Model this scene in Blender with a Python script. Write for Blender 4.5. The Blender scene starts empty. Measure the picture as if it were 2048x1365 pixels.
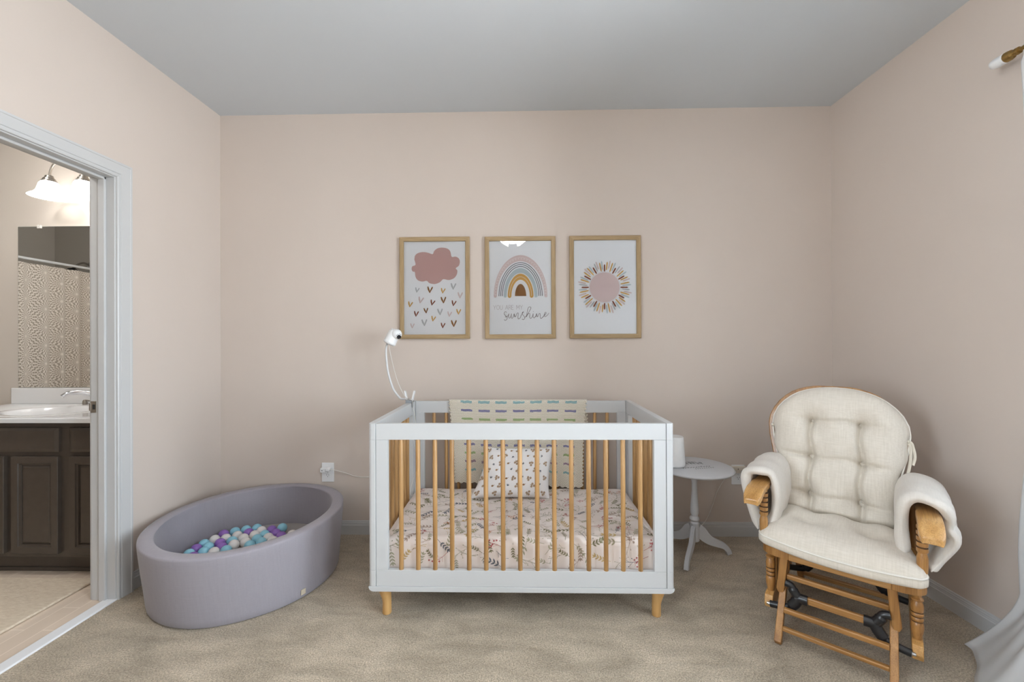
import bpy, bmesh, math, random
from mathutils import Vector, Matrix
import numpy as np
random.seed(7)
PI = math.pi
S = bpy.context.scene
C = S.collection
W, H = 3.953, 2.743

# ------------------------------------------------------------------ materials
def mat(name, col, rough=0.5, metal=0.0, spec=0.5, sheen=0.0, coat=0.0):
    m = bpy.data.materials.new(name); m.use_nodes = True
    b = m.node_tree.nodes['Principled BSDF']
    b.inputs['Base Color'].default_value = (*col, 1)
    b.inputs['Roughness'].default_value = rough
    b.inputs['Metallic'].default_value = metal
    b.inputs['Specular IOR Level'].default_value = spec
    b.inputs['Sheen Weight'].default_value = sheen
    b.inputs['Coat Weight'].default_value = coat
    return m

def N(m, t, **kw):
    n = m.node_tree.nodes.new(t)
    for k, v in kw.items():
        if k in n.inputs: n.inputs[k].default_value = v
        else: setattr(n, k, v)
    return n
def LK(m, a, ao, b, bi): m.node_tree.links.new(a.outputs[ao], b.inputs[bi])
def bsdf(m): return m.node_tree.nodes['Principled BSDF']
def coords(m, scale=(1, 1, 1), kind='Object', rot=(0, 0, 0), rnd=False):
    tc = N(m, 'ShaderNodeTexCoord'); mp = N(m, 'ShaderNodeMapping')
    mp.inputs['Scale'].default_value = scale; mp.inputs['Rotation'].default_value = rot
    LK(m, tc, kind, mp, 'Vector')
    if rnd:
        oi = N(m, 'ShaderNodeObjectInfo'); ml = N(m, 'ShaderNodeMath', operation='MULTIPLY'); ml.inputs[1].default_value = 37.0
        LK(m, oi, 'Random', ml, 0); cb = N(m, 'ShaderNodeCombineXYZ')
        for k in range(3): LK(m, ml, 0, cb, k)
        LK(m, cb, 0, mp, 'Location')
    return mp
def ramp(m, stops):
    r = N(m, 'ShaderNodeValToRGB'); e = r.color_ramp.elements
    while len(e) < len(stops): e.new(0.5)
    for k, (p, c) in enumerate(stops): e[k].position = p; e[k].color = (*c, 1)
    return r
def bump(m, src, out, strength=0.2, dist=0.002):
    b = N(m, 'ShaderNodeBump'); b.inputs['Strength'].default_value = strength; b.inputs['Distance'].default_value = dist
    LK(m, src, out, b, 'Height'); LK(m, b, 'Normal', bsdf(m), 'Normal'); return b

def mat_noise(name, c1, c2, scale, rough=0.7, bs=0.15, bscale=None, bdist=0.001, stretch=(1, 1, 1), **kw):
    m = mat(name, c1, rough, **kw)
    mp = coords(m, stretch)
    n = N(m, 'ShaderNodeTexNoise', Scale=scale, Detail=3.0); LK(m, mp, 0, n, 'Vector')
    r = ramp(m, [(0.3, c1), (0.7, c2)]); LK(m, n, 'Fac', r, 0); LK(m, r, 0, bsdf(m), 'Base Color')
    n2 = N(m, 'ShaderNodeTexNoise', Scale=bscale or scale, Detail=2.0); LK(m, mp, 0, n2, 'Vector')
    bump(m, n2, 'Fac', bs, bdist)
    return m

def mat_wood(name, c1, c2, c3, axis=2, scale=1.0, rough=0.4, fine=True, rnd=True, coat=0.0):
    m = mat(name, c1, rough, coat=coat)
    s = [14 * scale] * 3; s[axis] = 1.1 * scale
    mp = coords(m, s, rnd=rnd)
    n = N(m, 'ShaderNodeTexNoise', Scale=2.2, Detail=4.0, Distortion=0.6); LK(m, mp, 0, n, 'Vector')
    r = ramp(m, [(0.25, c1), (0.52, c2), (0.78, c3)]); LK(m, n, 'Fac', r, 0)
    s2 = [120 * scale] * 3; s2[axis] = 3 * scale
    mp2 = coords(m, s2, rnd=rnd)
    n2 = N(m, 'ShaderNodeTexNoise', Scale=3.0, Detail=2.0); LK(m, mp2, 0, n2, 'Vector')
    r2 = ramp(m, [(0.3, (0.62, 0.58, 0.52)), (0.55, (1, 1, 1))]); LK(m, n2, 'Fac', r2, 0)
    mx = N(m, 'ShaderNodeMixRGB', blend_type='MULTIPLY'); mx.inputs[0].default_value = 0.75 if fine else 0.25
    LK(m, r, 0, mx, 1); LK(m, r2, 0, mx, 2); LK(m, mx, 0, bsdf(m), 'Base Color')
    bump(m, n2, 'Fac', 0.06, 0.0006)
    return m

M = {}
M['wall'] = mat_noise('peach_beige_wall_paint', (0.570, 0.497, 0.443), (0.588, 0.513, 0.458), 1.6, 0.75, 0.10, 260, 0.0006, spec=0.25)
M['ceiling'] = mat_noise('flat_white_ceiling_paint', (0.57, 0.60, 0.63), (0.582, 0.612, 0.642), 1.2, 0.9, 0.10, 220, 0.0006, spec=0.1)
M['trim'] = mat('white_trim_paint', (0.515, 0.515, 0.515), 0.35)
M['crib_white'] = mat_noise('white_lacquer', (0.53, 0.54, 0.548), (0.54, 0.55, 0.558), 3, 0.32, 0.03, 90, 0.0004)
M['spindle'] = mat_wood('honey_pine', (0.26, 0.135, 0.045), (0.43, 0.245, 0.095), (0.54, 0.335, 0.15), 2, 1.0, 0.42, False)
M['leg_wood'] = mat_wood('pale_beech', (0.48, 0.265, 0.09), (0.55, 0.32, 0.12), (0.60, 0.37, 0.155), 2, 0.8, 0.42, False)
M['oak'] = mat_wood('golden_oak', (0.24, 0.105, 0.027), (0.38, 0.185, 0.054), (0.49, 0.265, 0.092), 2, 1.0, 0.36, True, coat=0.15)
M['oak_x'] = mat_wood('golden_oak_crosswise', (0.25, 0.115, 0.030), (0.39, 0.195, 0.060), (0.52, 0.29, 0.108), 0, 1.0, 0.36, True, coat=0.15)
M['oak_y'] = mat_wood('golden_oak_lengthwise', (0.40, 0.20, 0.055), (0.56, 0.31, 0.105), (0.68, 0.42, 0.18), 1, 1.0, 0.33, True, coat=0.2)
M['groove'] = mat('dark_turned_groove', (0.10, 0.045, 0.015), 0.5)
M['frame_x'] = mat_wood('light_oak_moulding_across', (0.30, 0.20, 0.10), (0.37, 0.26, 0.135), (0.42, 0.30, 0.17), 0, 1.2, 0.55)
M['frame_z'] = mat_wood('light_oak_moulding_upright', (0.30, 0.20, 0.10), (0.37, 0.26, 0.135), (0.42, 0.30, 0.17), 2, 1.2, 0.55)
M['paper'] = mat('print_paper', (0.74, 0.76, 0.79), 0.8)
M['white_plastic'] = mat('white_plastic', (0.76, 0.77, 0.78), 0.3)
M['cream_plastic'] = mat('cream_plastic', (0.62, 0.57, 0.49), 0.4)
M['grey_plastic'] = mat('grey_plastic', (0.30, 0.32, 0.34), 0.4)
M['black_plastic'] = mat('black_plastic', (0.013, 0.013, 0.015), 0.32)
M['black'] = mat('black_gloss', (0.01, 0.01, 0.012), 0.15)
M['chrome'] = mat('chrome', (0.75, 0.75, 0.77), 0.08, 1.0)
M['nickel'] = mat('brushed_nickel', (0.42, 0.39, 0.35), 0.32, 1.0)
M['steel'] = mat('zinc_screw', (0.5, 0.5, 0.5), 0.35, 1.0)
M['brass'] = mat('antique_brass', (0.36, 0.235, 0.085), 0.38, 1.0)
M['gasket'] = mat('gooseneck_grey', (0.62, 0.63, 0.64), 0.4)
M['cord'] = mat('white_cord', (0.70, 0.68, 0.64), 0.5)
M['tag'] = mat('natural_tag', (0.55, 0.47, 0.36), 0.8)
M['ball_b'] = mat('pale_blue_plastic', (0.27, 0.56, 0.68), 0.38)
M['ball_p'] = mat('violet_plastic', (0.26, 0.13, 0.44), 0.38)
M['ball_w'] = mat('white_ball_plastic', (0.72, 0.685, 0.665), 0.38)
M['table'] = mat_noise('grey_chalk_paint', (0.54, 0.55, 0.575), (0.57, 0.58, 0.605), 9, 0.6, 0.05, 80, 0.0005)
M['ink'] = mat('dark_transfer_ink', (0.03, 0.038, 0.05), 0.7)
M['espresso'] = mat_noise('espresso_cabinet_finish', (0.062, 0.048, 0.038), (0.072, 0.056, 0.044), 30, 0.36, 0.03, 120, 0.0004)
M['marble'] = mat('white_cultured_marble', (0.72, 0.725, 0.735), 0.12, coat=0.3)
M['bath_wall'] = mat_noise('warm_grey_bath_paint', (0.55, 0.50, 0.45), (0.57, 0.52, 0.465), 2, 0.7, 0.08, 240, 0.0006, spec=0.25)
M['shower_wall'] = mat('taupe_shower_surround', (0.60, 0.57, 0.525), 0.4)
M['threshold'] = mat('white_marble_threshold', (0.80, 0.81, 0.83), 0.2)
M['mirror'] = mat('silvered_mirror', (0.82, 0.83, 0.82), 0.0, 1.0)
M['mirror_edge'] = mat('mirror_edge', (0.35, 0.38, 0.37), 0.2)
M['clear_plastic'] = mat('clear_clip_plastic', (0.75, 0.73, 0.70), 0.15)
M['ribbon'] = mat('cream_ribbon', (0.62, 0.57, 0.48), 0.8)
M['dark_gap'] = mat('dark_slot', (0.02, 0.02, 0.02), 0.8)

# carpet
def mk_carpet():
    m = mat('beige_cut_pile_carpet', (0.4, 0.32, 0.24), 0.95, spec=0.1, sheen=0.25)
    mp = coords(m)
    big = N(m, 'ShaderNodeTexNoise', Scale=2.1, Detail=4.0, Roughness=0.6, Distortion=0.8); LK(m, mp, 0, big, 'Vector')
    mp2 = coords(m, (1.0, 2.6, 1.0), rot=(0, 0, 0.5))
    str_ = N(m, 'ShaderNodeTexNoise', Scale=4.5, Detail=3.0, Distortion=0.5); LK(m, mp2, 0, str_, 'Vector')
    fine = N(m, 'ShaderNodeTexNoise', Scale=185.0, Detail=3.0, Roughness=0.65); LK(m, mp, 0, fine, 'Vector')
    vor = N(m, 'ShaderNodeTexVoronoi', Scale=150.0); LK(m, mp, 0, vor, 'Vector')
    r1 = ramp(m, [(0.33, (0.345, 0.28, 0.198)), (0.67, (0.67, 0.56, 0.42))])
    mx0 = N(m, 'ShaderNodeMath', operation='ADD'); LK(m, big, 'Fac', mx0, 0); LK(m, str_, 'Fac', mx0, 1)
    hf = N(m, 'ShaderNodeMath', operation='MULTIPLY'); hf.inputs[1].default_value = 0.5; LK(m, mx0, 0, hf, 0); LK(m, hf, 0, r1, 0)
    r2 = ramp(m, [(0.30, (0.42, 0.41, 0.40)), (0.5, (0.88, 0.88, 0.88)), (0.72, (1.32, 1.33, 1.34))]); LK(m, fine, 'Fac', r2, 0)  # fine fibre grain, with tuft shading put into the colour
    mx = N(m, 'ShaderNodeMixRGB', blend_type='MULTIPLY'); mx.inputs[0].default_value = 1.0
    LK(m, r1, 0, mx, 1); LK(m, r2, 0, mx, 2)
    r3 = ramp(m, [(0.0, (1.05, 1.05, 1.05)), (0.75, (0.82, 0.82, 0.82))]); LK(m, vor, 'Distance', r3, 0)
    mx2 = N(m, 'ShaderNodeMixRGB', blend_type='MULTIPLY'); mx2.inputs[0].default_value = 1.0
    LK(m, mx, 0, mx2, 1); LK(m, r3, 0, mx2, 2); LK(m, mx2, 0, bsdf(m), 'Base Color')
    ad = N(m, 'ShaderNodeMath', operation='ADD'); LK(m, fine, 'Fac', ad, 0)
    m6 = N(m, 'ShaderNodeMath', operation='MULTIPLY'); m6.inputs[1].default_value = 3.0; LK(m, hf, 0, m6, 0); LK(m, m6, 0, ad, 1)
    bump(m, ad, 0, 0.9, 0.006)
    return m
M['carpet'] = mk_carpet()

def mk_weave(name, col, dark, sx, sy, sz, rough=0.85, strength=0.35, amt=0.5):
    m = mat(name, col, rough, spec=0.2, sheen=0.15)
    outs = []
    for s in ((sx, sy * 0.06, sz * 0.06), (sx * 0.06, sy, sz)):
        mp = coords(m, s); n = N(m, 'ShaderNodeTexNoise', Scale=1.0, Detail=2.0); LK(m, mp, 0, n, 'Vector'); outs.append(n)
    ad = N(m, 'ShaderNodeMath', operation='ADD'); LK(m, outs[0], 'Fac', ad, 0); LK(m, outs[1], 'Fac', ad, 1)
    hf = N(m, 'ShaderNodeMath', operation='MULTIPLY'); hf.inputs[1].default_value = 0.5; LK(m, ad, 0, hf, 0)
    r = ramp(m, [(0.5 - 0.3 * amt, dark), (0.5 + 0.2 * amt, col)]); LK(m, hf, 0, r, 0); LK(m, r, 0, bsdf(m), 'Base Color')
    bump(m, hf, 0, strength, 0.0015)
    return m
M['cushion'] = mk_weave('cream_slub_linen', (0.70, 0.65, 0.575), (0.60, 0.55, 0.475), 260, 260, 260, amt=0.7)
M['sleeve'] = mk_weave('cream_twill', (0.70, 0.66, 0.61), (0.64, 0.597, 0.54), 300, 300, 300, amt=0.7)
M['piping'] = mat('cream_piping', (0.74, 0.71, 0.65), 0.8)
M['pit'] = mk_weave('lavender_grey_jersey', (0.305, 0.285, 0.315), (0.28, 0.26, 0.29), 200, 200, 200, amt=0.8, strength=0.2)
M['pit_pad'] = mk_weave('warm_grey_pad_cloth', (0.34, 0.31, 0.285), (0.30, 0.27, 0.25), 200, 200, 200, amt=0.8, strength=0.2)
M['sheet'] = mat_noise('ivory_cotton_sheet', (0.74, 0.665, 0.625), (0.765, 0.69, 0.65), 6, 0.9, 0.2, 14, 0.004, spec=0.15)
M['pillow'] = mat_noise('white_cotton', (0.76, 0.745, 0.745), (0.78, 0.765, 0.765), 6, 0.9, 0.2, 18, 0.003, spec=0.15)
for k, c in dict(olive=(0.20, 0.19, 0.11), sage=(0.36, 0.34, 0.24), rose=(0.42, 0.13, 0.13), rust=(0.50, 0.22, 0.11), slate=(0.12, 0.13, 0.15),
                 taupe=(0.38, 0.29, 0.24), mustard=(0.50, 0.36, 0.16), brown=(0.30, 0.18, 0.10),
                 print_pink=(0.52, 0.345, 0.33), print_blush=(0.60, 0.49, 0.49), print_blue=(0.44, 0.52, 0.56), print_gold=(0.55, 0.32, 0.08),
                 print_brown=(0.23, 0.10, 0.022), print_rust=(0.21, 0.055, 0.022), print_navy=(0.035, 0.045, 0.065), print_grey=(0.42, 0.44, 0.46),
                 print_text=(0.40, 0.35, 0.37), print_white=(0.78, 0.77, 0.77), print_tan=(0.36, 0.26, 0.18)).items():
    M[k] = mat(k + '_print', c, 0.85, spec=0.15)

def mk_crochet(name, col, hole):
    m = mat(name, col, 0.95, spec=0.1, sheen=0.2)
    uv = N(m, 'ShaderNodeUVMap'); mp = N(m, 'ShaderNodeMapping'); LK(m, uv, 0, mp, 'Vector'); mp.inputs['Scale'].default_value = (1, 1, 1)
    br = N(m, 'ShaderNodeTexBrick', offset=0.5)
    br.inputs['Scale'].default_value = 1.0; br.inputs['Brick Width'].default_value = 0.0085; br.inputs['Row Height'].default_value = 0.0072
    br.inputs['Mortar Size'].default_value = 0.00185; br.inputs['Mortar Smooth'].default_value = 0.9
    LK(m, mp, 0, br, 'Vector')
    mx = N(m, 'ShaderNodeMixRGB'); mx.inputs[1].default_value = (*col, 1); mx.inputs[2].default_value = (*hole, 1)
    LK(m, br, 'Fac', mx, 0); LK(m, mx, 0, bsdf(m), 'Base Color')
    inv = N(m, 'ShaderNodeMath', operation='SUBTRACT'); inv.inputs[0].default_value = 1.0; LK(m, br, 'Fac', inv, 1)
    bump(m, inv, 0, 0.8, 0.004)
    return m
M['crochet'] = mk_crochet('cream_crochet', (0.93, 0.87, 0.77), (0.55, 0.48, 0.38))
M['yarn_teal'] = mk_crochet('teal_yarn', (0.20, 0.42, 0.46), (0.42, 0.50, 0.47))
M['yarn_purple'] = mk_crochet('purple_yarn', (0.17, 0.155, 0.34), (0.34, 0.32, 0.42))
M['yarn_green'] = mk_crochet('green_yarn', (0.30, 0.42, 0.15), (0.45, 0.50, 0.31))
M['yarn_mauve'] = mk_crochet('mauve_yarn', (0.28, 0.17, 0.25), (0.45, 0.37, 0.38))

def mk_glass(name, ior=1.45, tint=(1, 1, 1)):
    m = bpy.data.materials.new(name); m.use_nodes = True; nt = m.node_tree; nt.nodes.remove(bsdf(m))
    tr = N(m, 'ShaderNodeBsdfTransparent'); tr.inputs[0].default_value = (*tint, 1); gl = N(m, 'ShaderNodeBsdfGlossy', Roughness=0.0)
    fr = N(m, 'ShaderNodeFresnel', IOR=ior); mx = N(m, 'ShaderNodeMixShader')
    LK(m, fr, 0, mx, 0); LK(m, tr, 0, mx, 1); LK(m, gl, 0, mx, 2); LK(m, mx, 0, nt.nodes['Material Output'], 0)
    return m
M['glass'] = mk_glass('picture_glass')
M['window_glass'] = mk_glass('window_glass', 1.3)

def mk_emit(name, col, strength, base=(0.8, 0.8, 0.8)):
    m = mat(name, base, 0.3); b = bsdf(m)
    b.inputs['Emission Color'].default_value = (*col, 1); b.inputs['Emission Strength'].default_value = strength
    return m
M['lamp_shade'] = mk_emit('glowing_frosted_glass', (1.0, 0.97, 0.94), 42.0)
M['bath_fill_dome'] = mk_emit('fill_light_opal_glass', (1.0, 0.965, 0.92), 66.0)  # glow of the added bathroom fill lamp
M['bath_shade'] = mk_emit('glowing_alabaster_glass', (1.0, 0.965, 0.92), 5.5)

def mk_sheer():
    m = bpy.data.materials.new('sheer_white_voile'); m.use_nodes = True; nt = m.node_tree; nt.nodes.remove(bsdf(m))
    d = N(m, 'ShaderNodeBsdfDiffuse'); d.inputs[0].default_value = (0.86, 0.87, 0.88, 1)
    t = N(m, 'ShaderNodeBsdfTranslucent'); t.inputs[0].default_value = (0.88, 0.89, 0.90, 1)
    tr = N(m, 'ShaderNodeBsdfTransparent')
    a = N(m, 'ShaderNodeMixShader'); a.inputs[0].default_value = 0.45; LK(m, d, 0, a, 1); LK(m, t, 0, a, 2)
    b = N(m, 'ShaderNodeMixShader'); b.inputs[0].default_value = 0.14; LK(m, a, 0, b, 1); LK(m, tr, 0, b, 2)
    mp = coords(m, (1, 1, 1)); n = N(m, 'ShaderNodeTexNoise', Scale=420.0, Detail=1.0); LK(m, mp, 0, n, 'Vector')
    bp = N(m, 'ShaderNodeBump'); bp.inputs['Strength'].default_value = 0.25; bp.inputs['Distance'].default_value = 0.001
    LK(m, n, 'Fac', bp, 'Height'); LK(m, bp, 0, d, 'Normal')
    LK(m, b, 0, nt.nodes['Material Output'], 0); return m
M['sheer'] = mk_sheer()

def mk_tile():
    m = mat('beige_porcelain_planks', (0.5, 0.42, 0.33), 0.22)
    mp = coords(m, (1, 1, 1), rot=(0, 0, PI / 2)); mp.inputs['Location'].default_value = (0.0, 0.0325, 0)
    br = N(m, 'ShaderNodeTexBrick', offset=0.5)
    br.inputs['Scale'].default_value = 1.0; br.inputs['Brick Width'].default_value = 0.314; br.inputs['Row Height'].default_value = 0.082
    br.inputs['Mortar Size'].default_value = 0.0022; br.inputs['Mortar Smooth'].default_value = 0.3
    br.inputs['Color1'].default_value = (0.70, 0.58, 0.47, 1); br.inputs['Color2'].default_value = (0.73, 0.61, 0.50, 1); br.inputs['Mortar'].default_value = (0.86, 0.74, 0.62, 1)
    LK(m, mp, 0, br, 'Vector'); LK(m, br, 'Color', bsdf(m), 'Base Color'); return m
M['tile'] = mk_tile()
M['rug'] = mat_noise('tan_bath_rug', (0.62, 0.51, 0.39), (0.74, 0.64, 0.51), 90, 0.6, 0.8, 160, 0.004, stretch=(0.35, 1, 1))

def mk_lace():
    m = mat('medallion_shower_cloth', (0.6, 0.53, 0.46), 0.8, spec=0.2)
    tc = N(m, 'ShaderNodeUVMap'); sp = N(m, 'ShaderNodeSeparateXYZ'); LK(m, tc, 0, sp, 0)
    def mth(op, a, b=None, c=None):
        n = N(m, 'ShaderNodeMath', operation=op)
        for k, x in enumerate((a, b, c)):
            if x is None: continue
            if isinstance(x, (int, float)): n.inputs[k].default_value = x
            else: m.node_tree.links.new(x, n.inputs[k])
        return n.outputs[0]
    u, v = sp.outputs[0], sp.outputs[1]
    PU, PV = 0.30, 0.165
    def lattice(ou, ov):
        a = mth('SUBTRACT', mth('FRACT', mth('ADD', mth('DIVIDE', u, PU), ou)), 0.5); b = mth('SUBTRACT', mth('FRACT', mth('ADD', mth('DIVIDE', v, PV), ov)), 0.5)
        return mth('MULTIPLY', a, PU), mth('MULTIPLY', b, PV)
    ax, ay = lattice(0.5, 0.5); bx, by = lattice(0.0, 0.0)
    ra = mth('SQRT', mth('ADD', mth('MULTIPLY', ax, ax), mth('MULTIPLY', ay, ay))); rb = mth('SQRT', mth('ADD', mth('MULTIPLY', bx, bx), mth('MULTIPLY', by, by)))
    sel = mth('LESS_THAN', ra, rb); inv = mth('SUBTRACT', 1.0, sel)
    r = mth('MINIMUM', ra, rb)
    th = mth('ADD', mth('MULTIPLY', sel, mth('ARCTAN2', ay, ax)), mth('MULTIPLY', inv, mth('ARCTAN2', by, bx)))
    ring = mth('SUBTRACT', mth('MULTIPLY', mth('SINE', mth('MULTIPLY', mth('SUBTRACT', r, 0.006), 2 * PI / 0.0275)), 1.0), 0.0)
    k = mth('FLOOR', mth('DIVIDE', mth('SUBTRACT', r, 0.006), 0.0275))
    spoke = mth('SINE', mth('ADD', mth('MULTIPLY', th, 18.0), mth('MULTIPLY', k, PI)))
    hole = mth('MULTIPLY', mth('GREATER_THAN', mth('ABSOLUTE', ring), 0.22), mth('GREATER_THAN', spoke, -0.05))
    hole = mth('MULTIPLY', hole, mth('GREATER_THAN', r, 0.012))
    mx = N(m, 'ShaderNodeMixRGB'); mx.inputs[1].default_value = (0.82, 0.75, 0.68, 1); mx.inputs[2].default_value = (0.40, 0.345, 0.29, 1)
    m.node_tree.links.new(hole, mx.inputs[0]); LK(m, mx, 0, bsdf(m), 'Base Color'); return m
M['lace'] = mk_lace()

# ------------------------------------------------------------------ mesh builder
class MB:
    def __init__(s, xf=None): s.v, s.f, s.m, s.uv, s.xf = [], [], [], {}, xf
    def add(s, vs, fs, mi=0, uvs=None):
        o = len(s.v)
        for k, p in enumerate(vs):
            p = tuple(p); s.v.append(s.xf(p) if s.xf else p)
            if uvs: s.uv[o + k] = uvs[k]
        for f in fs: s.f.append([o + i for i in f]); s.m.append(mi)
    def box(s, a, b, mi=0):
        (x0, y0, z0), (x1, y1, z1) = a, b
        x0, x1 = sorted((x0, x1)); y0, y1 = sorted((y0, y1)); z0, z1 = sorted((z0, z1))
        s.add([(x0, y0, z0), (x1, y0, z0), (x1, y1, z0), (x0, y1, z0), (x0, y0, z1), (x1, y0, z1), (x1, y1, z1), (x0, y1, z1)],
              [(0, 3, 2, 1), (4, 5, 6, 7), (0, 1, 5, 4), (1, 2, 6, 5), (2, 3, 7, 6), (3, 0, 4, 7)], mi)
    def prism(s, poly, d, axis=1, mi=0):
        """2-D polygon extruded from d[0] to d[1] along axis; poly coordinates are the other two axes in x,y,z order"""
        n = len(poly); vs = []
        for t in d:
            for (p, q) in poly:
                vs.append({0: (t, p, q), 1: (p, t, q), 2: (p, q, t)}[axis])
        fs = [[i, (i + 1) % n, n + (i + 1) % n, n + i] for i in range(n)] + [list(range(n))[::-1], list(range(n, 2 * n))]
        s.add(vs, fs, mi)
    def lathe(s, prof, c=(0, 0, 0), axis=2, n=24, mi=None, cap=True, M4=None):
        """prof: [(r, h)] or [(r, h, material)]"""
        vs = []
        for p in prof:
            r, h = p[0], p[1]
            for k in range(n):
                a = 2 * PI * k / n; x, y = r * math.cos(a), r * math.sin(a)
                q = {2: (x, y, h), 1: (x, h, y), 0: (h, x, y)}[axis]
                if M4 is not None: q = tuple(M4 @ Vector(q))
                vs.append((q[0] + c[0], q[1] + c[1], q[2] + c[2]))
        o = len(s.v); s.add(vs, [])
        for i in range(len(prof) - 1):
            for k in range(n):
                s.f.append([o + i * n + k, o + i * n + (k + 1) % n, o + (i + 1) * n + (k + 1) % n, o + (i + 1) * n + k])
                s.m.append(prof[i][2] if len(prof[i]) > 2 else (mi or 0))
        if cap:
            if prof[0][0] > 1e-6: s.f.append([o + k for k in range(n)][::-1]); s.m.append(mi or 0)
            if prof[-1][0] > 1e-6: s.f.append([o + (len(prof) - 1) * n + k for k in range(n)]); s.m.append(mi or 0)
    def tube(s, pts, r, n=8, mi=0, cap=True, flat=None):
        P = [Vector(p) for p in pts]; o = len(s.v); vs = []
        t0 = (P[1] - P[0]).normalized(); up = Vector((0, 0, 1)) if abs(t0.z) < 0.9 else Vector((1, 0, 0))
        nrm = (up - t0 * up.dot(t0)).normalized()
        for i, p in enumerate(P):
            t = (P[min(i + 1, len(P) - 1)] - P[max(i - 1, 0)]).normalized()
            nrm = (nrm - t * nrm.dot(t)).normalized(); b = t.cross(nrm); rr = r[i] if isinstance(r, (list, tuple)) else r
            for k in range(n):
                a = 2 * PI * k / n; ca, sa = math.cos(a), math.sin(a)
                if flat: sa *= flat
                vs.append(tuple(p + nrm * (rr * ca) + b * (rr * sa)))
        fs = [[i * n + k, i * n + (k + 1) % n, (i + 1) * n + (k + 1) % n, (i + 1) * n + k] for i in range(len(P) - 1) for k in range(n)]
        if cap: fs += [[k for k in range(n)][::-1], [(len(P) - 1) * n + k for k in range(n)]]
        s.add(vs, fs, mi)
    def grid(s, fn, nu, nv, mi=0, mfn=None, uvfn=None, flip=False):
        vs = [fn(i / nu, j / nv) for j in range(nv + 1) for i in range(nu + 1)]
        uvs = [uvfn(i / nu, j / nv) for j in range(nv + 1) for i in range(nu + 1)] if uvfn else None
        o = len(s.v); s.add(vs, [], 0, uvs)
        for j in range(nv):
            for i in range(nu):
                q = [o + j * (nu + 1) + i, o + j * (nu + 1) + i + 1, o + (j + 1) * (nu + 1) + i + 1, o + (j + 1) * (nu + 1) + i]
                s.f.append(q[::-1] if flip else q); s.m.append(mfn((i + .5) / nu, (j + .5) / nv) if mfn else mi)
    def sphere(s, c, r, n=20, mi=0, sc=(1, 1, 1)):
        prof = [(max(r * math.sin(PI * i / (n // 2)), 1e-5) * 1.0, -r * math.cos(PI * i / (n // 2))) for i in range(n // 2 + 1)]
        o = len(s.v); s.lathe(prof, (0, 0, 0), 2, n, mi, cap=False)
        for i in range(o, len(s.v)):
            p = s.v[i]; s.v[i] = (p[0] * sc[0] + c[0], p[1] * sc[1] + c[1], p[2] * sc[2] + c[2])
    def build(s, name, mats, parent=None, origin=(0, 0, 0), smooth=None, bevel=0, merge=0, seg=2, recalc=True, subsurf=0):
        me = bpy.data.meshes.new(name)
        ox, oy, oz = origin
        me.from_pydata([(p[0] - ox, p[1] - oy, p[2] - oz) for p in s.v], [], s.f)
        for mm in (mats if isinstance(mats, (list, tuple)) else [mats]): me.materials.append(mm)
        me.polygons.foreach_set('material_index', s.m)
        if s.uv:
            ul = me.uv_layers.new(name='UVMap')
            for l in me.loops: ul.data[l.index].uv = s.uv.get(l.vertex_index, (0, 0))
        if merge or recalc:
            bm = bmesh.new(); bm.from_mesh(me)
            if merge: bmesh.ops.remove_doubles(bm, verts=bm.verts, dist=merge)
            if recalc: bmesh.ops.recalc_face_normals(bm, faces=bm.faces)
            bm.to_mesh(me); bm.free()
        me.update()
        if smooth is not None:
            me.shade_smooth(); me.set_sharp_from_angle(angle=math.radians(smooth))
        o = bpy.data.objects.new(name, me); C.objects.link(o)
        if parent is not None: o.parent = parent
        else: o.location = origin
        if bevel:
            b = o.modifiers.new('bevel', 'BEVEL'); b.width = bevel; b.segments = seg; b.limit_method = 'ANGLE'; b.angle_limit = math.radians(35)
        if subsurf:
            d = o.modifiers.new('subsurf', 'SUBSURF'); d.levels = subsurf; d.render_levels = subsurf
        return o

def thing(name, label, cat, loc=(0, 0, 0), rz=0.0, group=None):
    o = bpy.data.objects.new(name, None); C.objects.link(o); o.empty_display_size = 0.1
    o.location = loc; o.rotation_euler = (0, 0, rz)
    return tag(o, label, cat, group)
def tag(o, label, cat, group=None):
    o['label'] = label; o['category'] = cat
    if group: o['group'] = group
    return o
def struct(o, label=None, cat=None):
    o['kind'] = 'structure'
    if label: o['label'] = label
    if cat: o['category'] = cat
    return o
def catmull(pts, n=8):
    P = [Vector(p) for p in pts]; P = [P[0] * 2 - P[1]] + P + [P[-1] * 2 - P[-2]]; out = []
    for i in range(1, len(P) - 2):
        for k in range(n):
            t = k / n; a, b, c, d = P[i - 1:i + 3]
            out.append(0.5 * ((2 * b) + (c - a) * t + (2 * a - 5 * b + 4 * c - d) * t * t + (3 * b - a - 3 * c + d) * t ** 3))
    return out + [P[-2]]
def lerp_tab(tab, x):
    if x <= tab[0][0]: return tab[0][1]
    for (a, b), (c, d) in zip(tab, tab[1:]):
        if x <= c: return b + (d - b) * (x - a) / (c - a)
    return tab[-1][1]
def ss(a, b, x):
    t = min(1, max(0, (x - a) / (b - a))); return t * t * (3 - 2 * t)

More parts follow.
